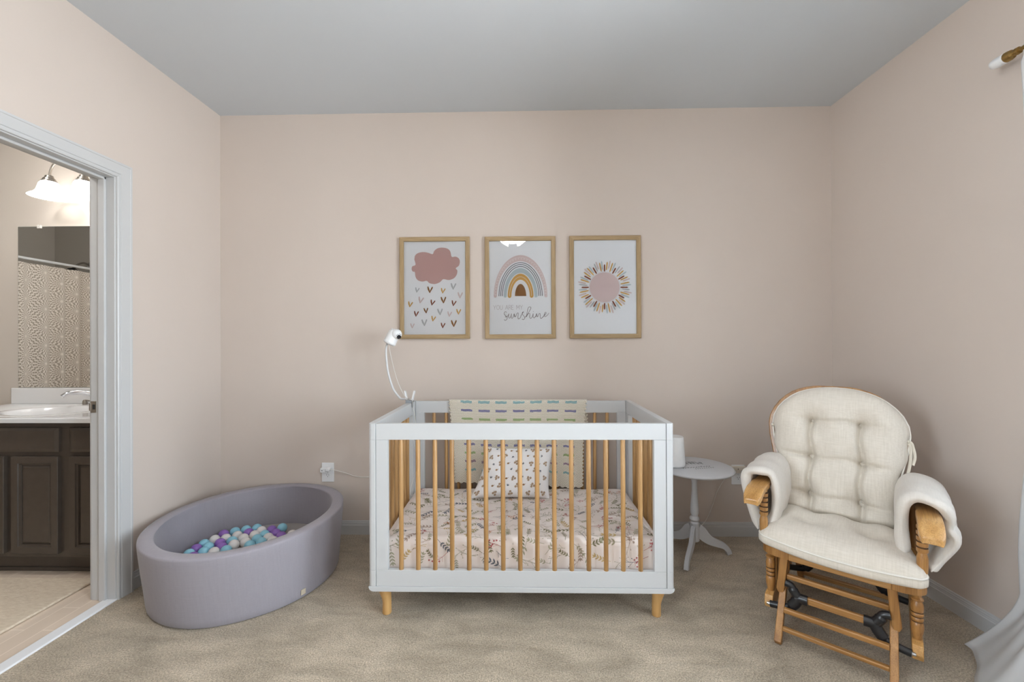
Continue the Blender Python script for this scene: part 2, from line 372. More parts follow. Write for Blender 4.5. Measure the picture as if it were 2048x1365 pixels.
# ------------------------------------------------------------------ room shell
YF = -4.05       # wall behind the camera
DY0, DY1, DZ = -1.49, -0.728, 2.055   # clear door opening in the left wall
b = MB(); b.box((0, YF, -0.05), (W, 0, 0)); struct(b.build('floor', M['carpet']), 'beige cut pile bedroom carpet', 'carpet')
b = MB(); b.box((-0.12, YF - 0.12, H), (W + 0.14, 0.12, H + 0.1)); struct(b.build('ceiling', M['ceiling']), 'flat white bedroom ceiling', 'ceiling')
b = MB(); b.box((0, 0, -0.05), (W, 0.12, H)); struct(b.build('wall_back', M['wall']), 'peach beige wall behind the crib', 'wall')
b = MB()
b.box((-0.12, DY1 + 0.018, -0.05), (0, 0.12, H)); LW0, LW1 = -3.75, -2.82  # left-wall opening added to let in fill light
b.box((-0.12, YF - 0.12, -0.05), (0, LW0, H)); b.box((-0.12, LW1, -0.05), (0, DY0 - 0.018, H)); b.box((-0.12, LW0, -0.05), (0, LW1, 0.62)); b.box((-0.12, LW0, 2.18), (0, LW1, H)); b.box((-0.12, DY0 - 0.018, DZ + 0.018), (0, DY1 + 0.018, H))
struct(b.build('wall_left', [M['wall']]), 'peach beige wall with the bathroom doorway', 'wall')
WINS = [(-2.45, -1.22), (-3.92, -2.72)]; WZ0, WZ1 = 0.62, 2.18  # second opening added for more light on the front faces
b = MB(); ycur = 0.12
for WY0, WY1 in WINS:
    b.box((W, WY1, -0.05), (W + 0.14, ycur, H)); b.box((W, WY0, -0.05), (W + 0.14, WY1, WZ0)); b.box((W, WY0, WZ1), (W + 0.14, WY1, H)); ycur = WY0
b.box((W, YF - 0.12, -0.05), (W + 0.14, ycur, H))
struct(b.build('wall_right', M['wall']), 'peach beige wall with the curtained window', 'wall')
b = MB(); b.box((0, YF - 0.12, -0.05), (W, YF, H)); struct(b.build('wall_front', M['wall']), 'peach beige wall opposite the crib', 'wall')

def baseboard(name, a, bb, n):
    """profile along a->b, n = direction into the room"""
    prof = [(0, 0), (0.013, 0), (0.013, 0.060), (0.0105, 0.064), (0.0105, 0.068), (0.009, 0.072), (0.009, 0.077), (0.006, 0.081), (0.006, 0.0855), (0.003, 0.0885), (0, 0.0885)]
    m = MB(); vs = [(p[0] + n[0] * d, p[1] + n[1] * d, z) for p in (a, bb) for d, z in prof]; k = len(prof)
    m.add(vs, [[i, (i + 1) % k, k + (i + 1) % k, k + i] for i in range(k)] + [list(range(k)), list(range(k, 2 * k))])
    o = m.build(name, M['trim']); return struct(o)
baseboard('baseboard_back', (0, 0), (W, 0), (0, -1))
baseboard('baseboard_left', (0, 0), (0, DY1 + 0.0775), (1, 0))
baseboard('baseboard_left.001', (0, DY0 - 0.0775), (0, YF), (1, 0))
baseboard('baseboard_right', (W, 0), (W, YF), (-1, 0))
baseboard('baseboard_front', (0, YF), (W, YF), (0, 1))

# door casing (colonial profile swept round the opening, mitred), jamb with stop and strike plate
def casing(name, x, sx):
    prof = [(0.0, 0.0), (0.0, 0.009), (0.004, 0.0115), (0.011, 0.0115), (0.013, 0.0085), (0.016, 0.0085), (0.018, 0.012), (0.040, 0.0145), (0.060, 0.0165), (0.062, 0.019), (0.070, 0.019), (0.0715, 0.017), (0.0715, 0.0)]
    m = MB(); k = len(prof); R = 0.0055
    rings = []
    for (yb, zb, ny, nz) in ((DY1 + R, 0.0, 1, 0), (DY1 + R, DZ + R, 1, 1), (DY0 - R, DZ + R, -1, 1), (DY0 - R, 0.0, -1, 0)):
        rings.append([(x + sx * t, yb + ny * d, zb + nz * d) for d, t in prof])
    vs = [p for r in rings for p in r]; fs = []
    for r in range(3):
        fs += [[r * k + i, r * k + (i + 1) % k, (r + 1) * k + (i + 1) % k, (r + 1) * k + i] for i in range(k)]
    fs += [list(range(k)), list(range(3 * k, 4 * k))]
    m.add(vs, fs); return struct(m.build(name, M['trim'], smooth=25))
casing('trim_1', 0, 1); casing('trim_2', -0.12, -1)
b = MB()
b.box((-0.12, DY1, 0), (0, DY1 + 0.018, DZ + 0.018)); b.box((-0.12, DY0 - 0.018, 0), (0, DY0, DZ + 0.018)); b.box((-0.12, DY0, DZ), (0, DY1, DZ + 0.018))
xa, xb_ = -0.072, -0.040
b.box((xa, DY1 - 0.012, 0), (xb_, DY1, DZ)); b.box((xa, DY0, 0), (xb_, DY0 + 0.012, DZ)); b.box((xa, DY0, DZ - 0.012), (xb_, DY1, DZ))
jamb = struct(b.build('trim_3', M['trim'], bevel=0.0025), 'white door jamb with a stop moulding', 'door jamb')
b = MB()
b.box((-0.1195, DY1 - 0.002, 0.911), (-0.092, DY1, 0.967)); b.box((-0.126, DY1 - 0.003, 0.921), (-0.118, DY1 + 0.004, 0.957))
b.box((-0.110, DY1 - 0.0024, 0.927), (-0.096, DY1 - 0.0015, 0.951), 1)
b.build('strike_plate', [M['nickel'], M['dark_gap']], jamb, bevel=0.0008)
b = MB(); b.box((-0.055, DY0 - 0.018, -0.02), (0.004, DY1 + 0.018, 0.007)); struct(b.build('trim_4', M['threshold'], bevel=0.004), 'white marble strip under the doorway', 'threshold')

# windows: the curtained one, plus two unseen ones added for fill light
for i, (WX, sg, WY0, WY1) in enumerate([(W, 1, *WINS[0]), (W, 1, *WINS[1]), (0, -1, LW0, LW1)]):
    b = MB(); x0, x1 = WX + sg * 0.05, WX + sg * 0.10
    for (ya, za, yb, zb) in ((WY0, WZ0, WY0 + 0.045, WZ1), (WY1 - 0.045, WZ0, WY1, WZ1), (WY0, WZ0, WY1, WZ0 + 0.05), (WY0, WZ1 - 0.045, WY1, WZ1), (WY0, (WZ0 + WZ1) / 2 - 0.022, WY1, (WZ0 + WZ1) / 2 + 0.022)):
        b.box((x0, ya, za), (x1, yb, zb))
    win = struct(b.build('window_%d' % (i + 1), M['trim'], bevel=0.002), ('white double-hung window behind the sheer curtain', 'unseen window added for fill light beyond the curtained one', 'unseen window added for fill light past the bathroom door')[i], 'window')
    b = MB(); b.box((x0 + sg * 0.02, WY0 + 0.04, WZ0 + 0.045), (x0 + sg * 0.024, WY1 - 0.04, WZ1 - 0.04)); b.build('pane', M['window_glass'], win)
    b = MB(); b.box((WX - sg * 0.03, WY0 - 0.03, WZ0 - 0.025), (WX + sg * 0.06, WY1 + 0.03, WZ0)); b.build('window_sill', M['trim'], win, bevel=0.004)

# ------------------------------------------------------------------ bathroom shell
BX0, BX1, BY0 = -3.12, -0.12, -1.80
b = MB(); b.box((BX0, BY0, -0.05), (BX1 + 0.07, 0, 0.0)); struct(b.build('floor.001', M['tile']), 'beige plank tile bathroom floor', 'tile floor')
b = MB(); b.box((BX0 - 0.1, 0, -0.05), (BX1, 0.12, H)); struct(b.build('wall_back.001', M['bath_wall']), 'warm grey bathroom wall behind the vanity', 'wall')
b = MB(); b.box((BX0 - 0.1, BY0 - 0.1, -0.05), (BX1, BY0, H)); struct(b.build('wall_front.001', M['shower_wall']), 'taupe bathroom wall carrying the shower head', 'wall')
b = MB(); b.box((BX0 - 0.1, BY0, -0.05), (BX0, 0, H)); struct(b.build('wall_left.001', M['shower_wall']), 'taupe long wall of the shower', 'wall')
b = MB(); b.box((BX0 - 0.1, BY0 - 0.1, H - 0.02), (BX1, 0.12, H + 0.1)); struct(b.build('ceiling.001', M['ceiling']), 'white bathroom ceiling', 'ceiling')

# ------------------------------------------------------------------ vanity
VX0, VX1 = -1.38, -0.20
van = thing('vanity_cabinet', 'dark espresso bathroom vanity cabinet with raised drawer fronts and panelled doors', 'cabinet', (-0.79, -0.25, 0))
O_ = (-0.79, -0.25, 0)
b = MB()
b.box((VX0, -0.512, 0.098), (VX1, -0.494, 0.826)); b.box((VX0, -0.494, 0.098), (VX0 + 0.018, -0.003, 0.826)); b.box((VX1 - 0.018, -0.494, 0.098), (VX1, -0.003, 0.826)); b.box((VX0 + 0.018, -0.494, 0.098), (VX1 - 0.018, -0.003, 0.116)); b.box((VX0 + 0.018, -0.012, 0.116), (VX1 - 0.018, -0.003, 0.826)); b.box((VX0 + 0.01, -0.466, 0.002), (VX1, -0.003, 0.0975)); b.box((VX0 + 0.01, -0.474, 0.002), (VX1, -0.465, 0.022))
b.build('body', M['espresso'], van, O_, bevel=0.002)
def raised(xa, xb, za, zb, door):
    """front with a bevelled (drawer) or framed and recessed (door) face; y front is -0.532"""
    m = MB(); yf, yb = -0.532, -0.512
    if not door:
        m.box((xa, yb, za), (xb, yf + 0.008, zb)); e = 0.016
        o = [(xa, za), (xb, za), (xb, zb), (xa, zb)]; i_ = [(xa + e, za + e), (xb - e, za + e), (xb - e, zb - e), (xa + e, zb - e)]
        m.add([(p, yf + 0.008, q) for p, q in o] + [(p, yf, q) for p, q in i_], [(k, (k + 1) % 4, 4 + (k + 1) % 4, 4 + k) for k in range(4)] + [(4, 5, 6, 7)])
    else:
        e, e2, e3 = 0.036, 0.046, 0.060
        R = lambda d, y: [(xa + d, y, za + d), (xb - d, y, za + d), (xb - d, y, zb - d), (xa + d, y, zb - d)]
        rings = [R(0, yb), R(0, yf + 0.002), R(0.002, yf), R(e, yf), R(e + 0.003, yf + 0.006), R(e2, yf + 0.007), R(e2 + 0.002, yf + 0.014), R(e3, yf + 0.008)]
        vs = [p for r in rings for p in r]
        fs = [[r * 4 + k, r * 4 + (k + 1) % 4, r * 4 + 4 + (k + 1) % 4, r * 4 + 4 + k] for r in range(len(rings) - 1) for k in range(4)] + [[28, 29, 30, 31], [0, 1, 2, 3]]
        m.add(vs, fs)
    return m
for (xa, xb) in ((-1.366, -1.105), (-1.062, -0.506), (-0.446, -0.214)):
    raised(xa, xb, 0.667, 0.797, False).build('drawer_front', M['espresso'], van, O_)
for (xa, xb) in ((-1.366, -1.105), (-1.062, -0.802), (-0.762, -0.505), (-0.446, -0.214)):
    raised(xa, xb, 0.124, 0.643, True).build('door', M['espresso'], van, O_)
ctop = thing('vanity_countertop', 'white cultured marble countertop with backsplash and integral oval sink', 'countertop', (-0.79, -0.28, 0.826))
O_ = (-0.79, -0.28, 0.826)
# top with an oval bowl
bx, by, ra, rb = -0.79, -0.30, 0.235, 0.165
b = MB(); n = 48; X0, X1, Y0, Y1, ZT = -1.395, -0.125, -0.556, -0.002, 0.853
rings = []
def rect_pt(a):
    dx, dy = math.cos(a), math.sin(a); t = 1e9
    for (d, lo, hi, c) in ((dx, X0, X1, bx), (dy, Y0, Y1, by)):
        if d > 1e-9: t = min(t, (hi - c) / d)
        if d < -1e-9: t = min(t, (lo - c) / d)
    return bx + dx * t, by + dy * t
AA = sorted([2 * PI * k / n for k in range(n)] + [math.atan2(y - by, x - bx) % (2 * PI) for x in (X0, X1) for y in (Y0, Y1)]); n = len(AA)
rings.append([(*rect_pt(a), 0.828) for a in AA]); rings.append([(*rect_pt(a), ZT - 0.004) for a in AA])
def inset(p, d): return (min(max(p[0], X0 + d), X1 - d), min(max(p[1], Y0 + d), Y1 - d))
rings.append([(*inset(rect_pt(a), 0.004), ZT) for a in AA])
for (s_, z) in ((1.30, ZT), (1.26, ZT - 0.003), (1.22, ZT), (1.04, ZT + 0.001), (1.0, ZT - 0.004), (0.92, ZT - 0.045), (0.75, ZT - 0.10), (0.45, ZT - 0.125), (0.08, ZT - 0.132)):
    rings.append([(bx + ra * s_ * math.cos(a), by + rb * s_ * math.sin(a), z) for a in AA])
b.add([p for r in rings for p in r], [[r * n + k, r * n + (k + 1) % n, (r + 1) * n + (k + 1) % n, (r + 1) * n + k] for r in range(len(rings) - 1) for k in range(n)])
b.build('counter', M['marble'], ctop, O_, smooth=40)
b = MB(); b.box((-1.388, -0.022, ZT), (-0.125, -0.002, 0.957)); b.build('backsplash', M['marble'], ctop, O_, bevel=0.004)
fa = thing('bathroom_faucet', 'chrome single-hole bathroom faucet with arched spout and lever handles', 'faucet', (-0.768, -0.058, ZT + 0.0012))
O_ = (-0.768, -0.085, ZT)
b = MB(); b.lathe([(0.026, 0), (0.026, 0.006), (0.018, 0.012), (0.015, 0.05), (0.014, 0.075)], (-0.768, -0.085, ZT), 2, 20); b.build('base', M['chrome'], fa, O_, smooth=50)
b = MB(); b.tube(catmull([(-0.768, -0.085, ZT + 0.03), (-0.785, -0.10, ZT + 0.062), (-0.825, -0.135, ZT + 0.083), (-0.858, -0.175, ZT + 0.082), (-0.876, -0.200, ZT + 0.064)], 6), [0.016 - 0.0001 * k for k in range(25)], 14); b.build('spout', M['chrome'], fa, O_, smooth=60)
b = MB(); b.tube([(-0.768, -0.085, ZT + 0.07), (-0.772, -0.083, ZT + 0.095), (-0.775, -0.080, ZT + 0.122)], [0.008, 0.006, 0.008], 10); b.build('lift_rod', M['chrome'], fa, O_, smooth=60)
b = MB(); b.lathe([(0.014, 0), (0.013, 0.02), (0.009, 0.03)], (-0.85, -0.085, ZT), 2, 14); b.tube([(-0.85, -0.085, ZT + 0.026), (-0.80, -0.10, ZT + 0.024)], 0.005, 8); b.build('handle', M['nickel'], fa, O_, smooth=60)

mir = thing('bathroom_mirror', 'frameless plate mirror reflecting a patterned shower curtain above the vanity', 'mirror', (-0.76, -0.001, 0.958))
O_ = (-0.76, -0.001, 0.958)
b = MB(); b.box((-1.357, -0.006, 0.9585), (-0.16, -0.001, 2.025), 1); b.build('edge', [M['mirror'], M['mirror_edge']], mir, O_)
b = MB(); b.add([(-1.3555, -0.0064, 0.960), (-0.1615, -0.0064, 0.960), (-0.1615, -0.0064, 2.0235), (-1.3555, -0.0064, 2.0235)], [(0, 1, 2, 3)]); b.build('glass', M['mirror'], mir, O_, recalc=False)
for cx in (-1.21, -0.45):
    b = MB(); b.box((cx - 0.014, -0.011, 2.012), (cx + 0.014, -0.001, 2.034)); b.lathe([(0.005, 0), (0.004, 0.003)], (cx, -0.0111, 2.028), 1, 10, M4=Matrix.Rotation(PI, 4, 'Z')); b.build('clip', M['clear_plastic'], mir, O_, bevel=0.002)

# vanity light with bell shades
vl = thing('vanity_sconce', 'brushed nickel vanity light with glowing bell shades over the mirror', 'wall lamp', (-0.78, 0, 2.30))
O_ = (-0.78, 0, 2.30)
b = MB(); b.box((-0.90, -0.022, 2.385), (-0.66, -0.001, 2.475)); b.build('backplate', M['nickel'], vl, O_, bevel=0.008, seg=3)
for cx in (-1.003, -0.78, -0.557):
    cy = -0.13
    b = MB(); b.tube(catmull([(-0.78 + 0.42 * (cx + 0.78), -0.02, 2.43), (cx * 0.55 - 0.351, -0.075, 2.42), (cx * 0.8 - 0.156, -0.125, 2.392), (cx * 0.93 - 0.0546, cy, 2.360), (cx, cy, 2.30)], 8), 0.0065, 10); b.build('arm', M['nickel'], vl, O_, smooth=60)
    b = MB(); b.lathe([(0.010, 0.045), (0.020, 0.040), (0.023, 0.026), (0.030, 0.022), (0.032, 0.012), (0.038, 0.008), (0.040, 0.0)], (cx, cy, 2.268), 2, 24); b.build('fitter', M['nickel'], vl, O_, smooth=40)
    b = MB(); prof = [(0.036, 0.0), (0.048, -0.018), (0.055, -0.045), (0.060, -0.062), (0.072, -0.078), (0.092, -0.092), (0.098, -0.097)]
    inn = [(r - 0.003, z + 0.001) for r, z in prof][::-1]; b.lathe(prof + inn, (cx, cy, 2.272), 2, 32, cap=False); b.build('lamp_shade', M['bath_shade'], vl, O_, smooth=60)

# shower seen in the mirror
RX = -2.36
rod = thing('shower_rod', 'white shower curtain rod across the tub, seen in the mirror', 'curtain rod', (RX, -0.9, 2.0))
b = MB(); b.tube([(RX, -1.797, 2.0), (RX, -0.003, 2.0)], 0.0125, 12); b.build('rod', M['white_plastic'], rod, (RX, -0.9, 2.0), smooth=60)
for y, d in ((-1.799, 1), (-0.001, -1)):
    b = MB(); b.lathe([(0.03, 0), (0.03, 0.008 * d), (0.018, 0.02 * d)], (RX, y, 2.0), 1, 18); b.build('flange', M['white_plastic'], rod, (RX, -0.9, 2.0), smooth=50)
b = MB()
def cur(u, v):
    y = -0.35 - 1.40 * u; ph = 2 * PI * u * 9.0; a = 0.016 + 0.010 * (1 - v)
    return (RX + 0.006 + a * math.sin(ph + 0.6 * math.sin(ph * 0.37)), y, 0.16 + 1.80 * v)
b.grid(cur, 220, 6, uvfn=lambda u, v: (1.55 * u, 1.80 * v))
sc_ = b.build('shower_curtain', M['lace'], None, (RX, -1.05, 0.16), smooth=60, recalc=False)
tag(sc_, 'beige and white medallion lace print shower curtain reflected in the mirror', 'shower curtain')
sh = thing('wall_mounted_shower', 'dark shower head on a bent arm above the curtain rod, seen in the mirror', 'shower head', (-2.72, BY0, 2.10))
O_ = (-2.72, BY0, 2.10)
b = MB(); b.lathe([(0.035, 0), (0.033, 0.008), (0.016, 0.014)], (-2.72, BY0, 2.10), 1, 20); b.build('flange', M['chrome'], sh, O_, smooth=50)
b = MB(); b.tube(catmull([(-2.72, BY0 + 0.005, 2.10), (-2.72, BY0 + 0.07, 2.115), (-2.72, BY0 + 0.13, 2.09), (-2.72, BY0 + 0.17, 2.04)], 6), 0.010, 10); b.build('arm', M['nickel'], sh, O_, smooth=60)
b = MB(); b.lathe([(0.012, 0.03), (0.02, 0.015), (0.045, 0.0), (0.048, -0.012), (0.03, -0.014)], (-2.72, BY0 + 0.18, 2.02), 2, 24, M4=Matrix.Rotation(0.35, 4, 'X')); b.build('head', M['black'], sh, O_, smooth=50)

b = MB(); b.box((-1.75, -1.30, 0.001), (-0.262, -0.555, 0.013)); r_ = b.build('bath_rug', M['rug'], None, (-1.0, -0.92, 0.0), bevel=0.005, seg=3)
tag(r_, 'tan ribbed bath rug on the tile in front of the vanity', 'rug')

# ------------------------------------------------------------------ ball pit
pit_c = Vector((0.522, -0.495)); pth = math.radians(6.6); A_, B_ = 0.452, 0.492
pit = thing('ball_pit', 'lavender grey oval foam ball pit in the corner left of the crib', 'ball pit', (pit_c.x, pit_c.y, 0), pth)
def el(a, s, da=0.0): return ((A_ + da) * s * math.cos(a), (B_ + da) * s * math.sin(a))
b = MB(); n = 96; prof = []
# (offset from the outer rim line, z)
prof = [(-0.066, 0.010), (-0.060, 0.004), (-0.053, 0.012), (-0.047, 0.04), (-0.034, 0.12), (-0.016, 0.22), (-0.004, 0.295), (0.0, 0.324), (-0.001, 0.331), (-0.005, 0.3345), (-0.03, 0.336), (-0.057, 0.3345), (-0.061, 0.331), (-0.062, 0.324), (-0.064, 0.22), (-0.066, 0.06), (-0.066, 0.010)]
def wob(a, z): return 0.004 * math.sin(3 * a + 1) + 0.003 * math.sin(7 * a) * (0.33 - z)
OUT = lambda a, d: ((A_ + d * 0.42) * math.cos(a), (B_ + d) * math.sin(a))
b.add([(*(OUT if j < 8 else lambda a, d: el(a, 1, d))(2 * PI * k / n, d + (wob(2 * PI * k / n, z) if d > -0.062 else 0.001)), z + (0.003 * math.sin(2 * PI * k / n * 2 + 1) if z > 0.3 else 0)) for j, (d, z) in enumerate(prof) for k in range(n)],
      [[r * n + k, r * n + (k + 1) % n, (r + 1) * n + (k + 1) % n, (r + 1) * n + k] for r in range(len(prof) - 1) for k in range(n)])
b.build('foam_wall', M['pit'], pit, smooth=70)
b = MB(); prof = [(-0.075, 0.006), (-0.070, 0.02), (-0.070, 0.092), (-0.074, 0.101), (-0.084, 0.105)]
vs = [(*el(2 * PI * k / n, 1, d), z) for d, z in prof for k in range(n)] + [(0, 0, 0.105)]
b.add(vs, [[r * n + k, r * n + (k + 1) % n, (r + 1) * n + (k + 1) % n, (r + 1) * n + k] for r in range(len(prof) - 1) for k in range(n)] + [[4 * n + k, 4 * n + (k + 1) % n, 5 * n] for k in range(n)])
b.build('floor_pad', M['pit_pad'], pit, smooth=50)
b = MB()
for da, z in ((0, 0), ):
    a0 = -0.62
    P = []
    for a in (a0, a0 + 0.055):
        for z in (0.022, 0.048): x, y = OUT(a, -0.043 + (-0.003 if z < 0.03 else 0)); P.append((x, y, z))
    b.add(P, [(0, 2, 3, 1)])
o = b.build('cloth_tag', M['tag'], pit); o['label'] = 'small beige cloth tag'
md = o.modifiers.new('solid', 'SOLIDIFY'); md.thickness = 0.002; md.offset = 0

BALLS = [["P", 0.2382, -0.3128], ["B", 0.2822, -0.2788], ["B", 0.3317, -0.2536], ["B", 0.3827, -0.2313], ["B", 0.531, -0.2215], ["P", 0.4854, -0.2534], ["P", 0.5352, -0.2962], ["W", 0.6387, -0.3092], ["P", 0.5879, -0.3318], ["W", 0.4308, -0.2638], ["B", 0.4803, -0.3142], ["W", 0.4241, -0.319], ["P", 0.3723, -0.293], ["W", 0.3296, -0.3286], ["W", 0.3873, -0.3606], ["W", 0.2882, -0.3656], ["W", 0.2345, -0.3801], ["B", 0.4698, -0.3688], ["W", 0.5241, -0.3507], ["W", 0.5712, -0.3887], ["B", 0.5171, -0.4059], ["B", 0.3443, -0.3959], ["W", 0.4309, -0.4084], ["B", 0.475, -0.4422], ["W", 0.3826, -0.4361], ["P", 0.2946, -0.4209], ["P", 0.3353, -0.4653], ["B", 0.2633, -0.4668], ["B", 0.213, -0.4316], ["P", 0.2117, -0.4872], ["B", 0.2775, -0.5205], ["W", 0.3334, -0.5211], ["B", 0.3848, -0.4998], ["B", 0.2166, -0.5425], ["P", 0.2623, -0.574]]
bm_ball = {}
ords = ['first', 'second', 'third', 'fourth', 'fifth', 'sixth', 'seventh', 'eighth', 'ninth', 'tenth', 'eleventh', 'twelfth', 'thirteenth', 'fourteenth', 'fifteenth']
cn = dict(B='pale blue', P='violet', W='white')
scr = lambda x, y: (x - 1.9715) / (y + 2.75)      # order across the photograph
rank = {}
for k in 'BPW':
    for i, j in enumerate(sorted([j for j, q in enumerate(BALLS) if q[0] == k], key=lambda j: scr(BALLS[j][1], BALLS[j][2]))): rank[j] = i
for j, (k, x, y) in enumerate(BALLS):
    if k not in bm_ball:
        b = MB(); b.sphere((0, 0, 0), 0.0275, 28); o = b.build('play_ball', M['ball_' + k.lower()], None, (0, 0, 0), smooth=80, merge=1e-5); bm_ball[k] = o
    else:
        o = bm_ball[k].copy(); C.objects.link(o)
    o.location = (x, y, 0.105 + 0.0275); o.rotation_euler = (random.random() * 3, random.random() * 3, 0)
    tot = sum(1 for q in BALLS if q[0] == k)
    tag(o, f'{ords[rank[j]]} {cn[k]} plastic play ball from the left in the oval ball pit', 'ball', f'{cn[k]} balls in the ball pit')

# ------------------------------------------------------------------ outlets, adapter and cords
def outlet(x, z, label, yellow=False):
    t = thing('wall_outlet', label, 'outlet', (x, 0, z), 0, 'duplex outlets low on the back wall')
    O = (x, 0, z); w, h = 0.0405, 0.0625
    m = MB(); m.box((x - w, -0.006, z - h), (x + w, -0.0005, z + h)); m.build('cover_plate', M['white_plastic'], t, O, bevel=0.003, seg=3)
    for s in (1, -1):
        cz = z + s * 0.0195
        m = MB(); pts = [(0.0165 * math.cos(a) * 1.0, 0.0145 * max(-0.92, min(0.92, math.sin(a) * 1.15))) for a in [2 * PI * k / 28 for k in range(28)]]
        m.prism([(x + p, cz + q) for p, q in pts], (-0.0085, -0.004), 1)
        for dx, hh in ((-0.0062, 0.0042), (0.0062, 0.0034)): m.box((x + dx - 0.0011, -0.0088, cz + 0.003 - hh), (x + dx + 0.0011, -0.0084, cz + 0.003 + hh), 1)
        m.lathe([(0.0024, 0), (0.0023, 0.0003)], (x, -0.0088, cz - 0.0075), 1, 12, 1); m.build('receptacle', [M['white_plastic'], M['dark_gap']], t, O)
    m = MB(); m.lathe([(0.003, -0.0002), (0.0026, -0.0012)], (x, -0.006, z), 1, 12); m.build('screw', M['steel'], t, O)
    return t
outlet(0.710, 0.402, 'white duplex wall outlet between the ball pit and the crib')
outlet(3.353, 0.392, 'white duplex wall outlet between the grey side table and the rocking chair')
ad = thing('power_adapter', 'small white cube charger plugged into the outlet beside the crib', 'charger', (0.70, -0.0095, 0.424)); O_ = (0.70, -0.0095, 0.424)
b = MB(); b.box((0.672, -0.036, 0.408), (0.708, -0.0095, 0.436)); b.build('body', M['white_plastic'], ad, O_, bevel=0.004, seg=3)
b = MB(); b.box((0.710, -0.044, 0.418), (0.734, -0.0095, 0.440)); b.build('plug', M['white_plastic'], ad, O_, bevel=0.006, seg=3)
b = MB(); b.box((0.683, -0.0363, 0.418), (0.688, -0.0358, 0.424)); b.build('slot', M['dark_gap'], ad, O_)
b = MB(); b.tube(catmull([(0.730, -0.034, 0.428), (0.765, -0.030, 0.424), (0.835, -0.012, 0.398), (0.885, -0.006, 0.378), (0.95, -0.006, 0.371), (1.02, -0.008, 0.378), (1.10, -0.03, 0.40), (1.22, -0.07, 0.46), (1.262, -0.085, 0.53)], 6), 0.0021, 6)
tag(b.build('charger_cord', M['cord'], None, (0.73, -0.02, 0.42), smooth=60), 'thin white charger cord running along the wall to the crib', 'cord')
ad2 = thing('night_light', 'cream plug-in night light in the outlet behind the side table', 'night light', (3.335, -0.0095, 0.428)); O_ = (3.335, -0.0095, 0.428)
b = MB(); b.prism([(3.29, 0.452), (3.388, 0.452), (3.372, 0.424), (3.306, 0.424)], (-0.034, -0.0095), 1); b.build('body', M['cream_plastic'], ad2, O_, bevel=0.004, seg=3)
b = MB(); b.box((3.318, -0.030, 0.408), (3.360, -0.0095, 0.4245)); b.build('socket', M['cream_plastic'], ad2, O_, bevel=0.003)
b = MB(); b.lathe([(0.003, -0.0005), (0.0028, -0.001)], (3.340, -0.0342, 0.436), 1, 12); b.build('sensor', M['black'], ad2, O_)
b = MB(); b.tube(catmull([(3.318, -0.02, 0.418), (3.290, -0.022, 0.408), (3.27, -0.022, 0.385), (3.215, -0.018, 0.29), (3.185, -0.018, 0.20), (3.15, -0.02, 0.12), (3.115, -0.022, 0.075), (3.06, -0.03, 0.03), (2.98, -0.03, 0.012), (2.86, -0.03, 0.02), (2.80, -0.03, 0.04)], 6), 0.0020, 6)
tag(b.build('lamp_cord', M['cord'], None, (3.2, -0.02, 0.2), smooth=60), 'thin pale cord hanging from the outlet behind the side table', 'cord')

# ------------------------------------------------------------------ crib
CX0, CX1, CYF, CYB = 1.284, 2.645, -0.857, -0.100
ccx, ccy = (CX0 + CX1) / 2, (CYF + CYB) / 2
crib = thing('baby_crib', 'white baby crib with honey wood spindles and tapered wooden legs', 'crib', (ccx, ccy, 0)); O_ = (ccx, ccy, 0)
FX0, FX1 = CX0 + 0.0335, CX1 - 0.0335
def spindle_mesh(z0, z1):
    m = MB(); r = 0.0104; m.lathe([(r * 0.8, z0), (r, z0 + 0.004), (r, z1 - 0.004), (r * 0.8, z1)], (0, 0, 0), 2, 14); return m
sp0 = None
def spindle(parent, x, y):
    global sp0
    if sp0 is None: sp0 = spindle_mesh(0.214, 0.816).build('spindle', M['spindle'], parent, smooth=50); o = sp0
    else: o = sp0.copy(); C.objects.link(o); o.parent = parent
    o.location = (x - ccx, y - ccy, 0); o.rotation_euler = (0, 0, random.random() * 6.28); return o
for nm, ya, yb in (('front_panel', CYF + 0.003, CYF + 0.026), ('back_panel', CYB - 0.026, CYB - 0.003)):
    b = MB()
    b.box((FX0, ya, 0.809), (FX1, yb, 0.881)); b.box((FX0, ya, 0.153), (FX1, yb, 0.224))
    b.box((FX0, ya, 0.2245), (FX0 + 0.053, yb, 0.8085)); b.box((FX1 - 0.053, ya, 0.2245), (FX1, yb, 0.8085))
    fr = b.build(nm, M['crib_white'], crib, O_, bevel=0.0012)
    for k in range(15): spindle(fr, 1.4285 + k * 0.07655, (ya + yb) / 2)
for xa, xb in ((CX0, CX0 + 0.032), (CX1 - 0.032, CX1)):
    def rr(y0, y1):   # plan with rounded outer corners
        return y0, y1
    b = MB(); r = 0.016; out = -1 if xa == CX0 else 1
    xo, xi = (xa, xb) if out < 0 else (xb, xa)
    def plan(y0, y1, rf, rb_):
        P = [(xi, y0)]
        P += [(xo - out * r * (1 - math.sin(t)), y0 + r * (1 - math.cos(t))) for t in [PI / 2 * k / 5 for k in range(6)]] if rf else [(xo, y0)]
        P += [(xo - out * r * (1 - math.cos(t)), y1 - r * (1 - math.sin(t))) for t in [PI / 2 * k / 5 for k in range(6)]] if rb_ else [(xo, y1)]
        P += [(xi, y1)]; return P
    b.prism(plan(CYF, CYB, True, True), (0.808, 0.883), 2); b.prism(plan(CYF, CYB, True, True), (0.1525, 0.224), 2)
    b.prism(plan(CYF, CYF + 0.085, True, False), (0.2242, 0.8078), 2); b.prism(plan(CYB - 0.085, CYB, False, True), (0.2242, 0.8078), 2)
    ep = b.build('end_panel', M['crib_white'], crib, O_, bevel=0.0015)
    for k in range(7): spindle(ep, (xa + xb) / 2, CYF + 0.085 + 0.0735 * (k + 1))
b = MB(); r = 0.024
P = []
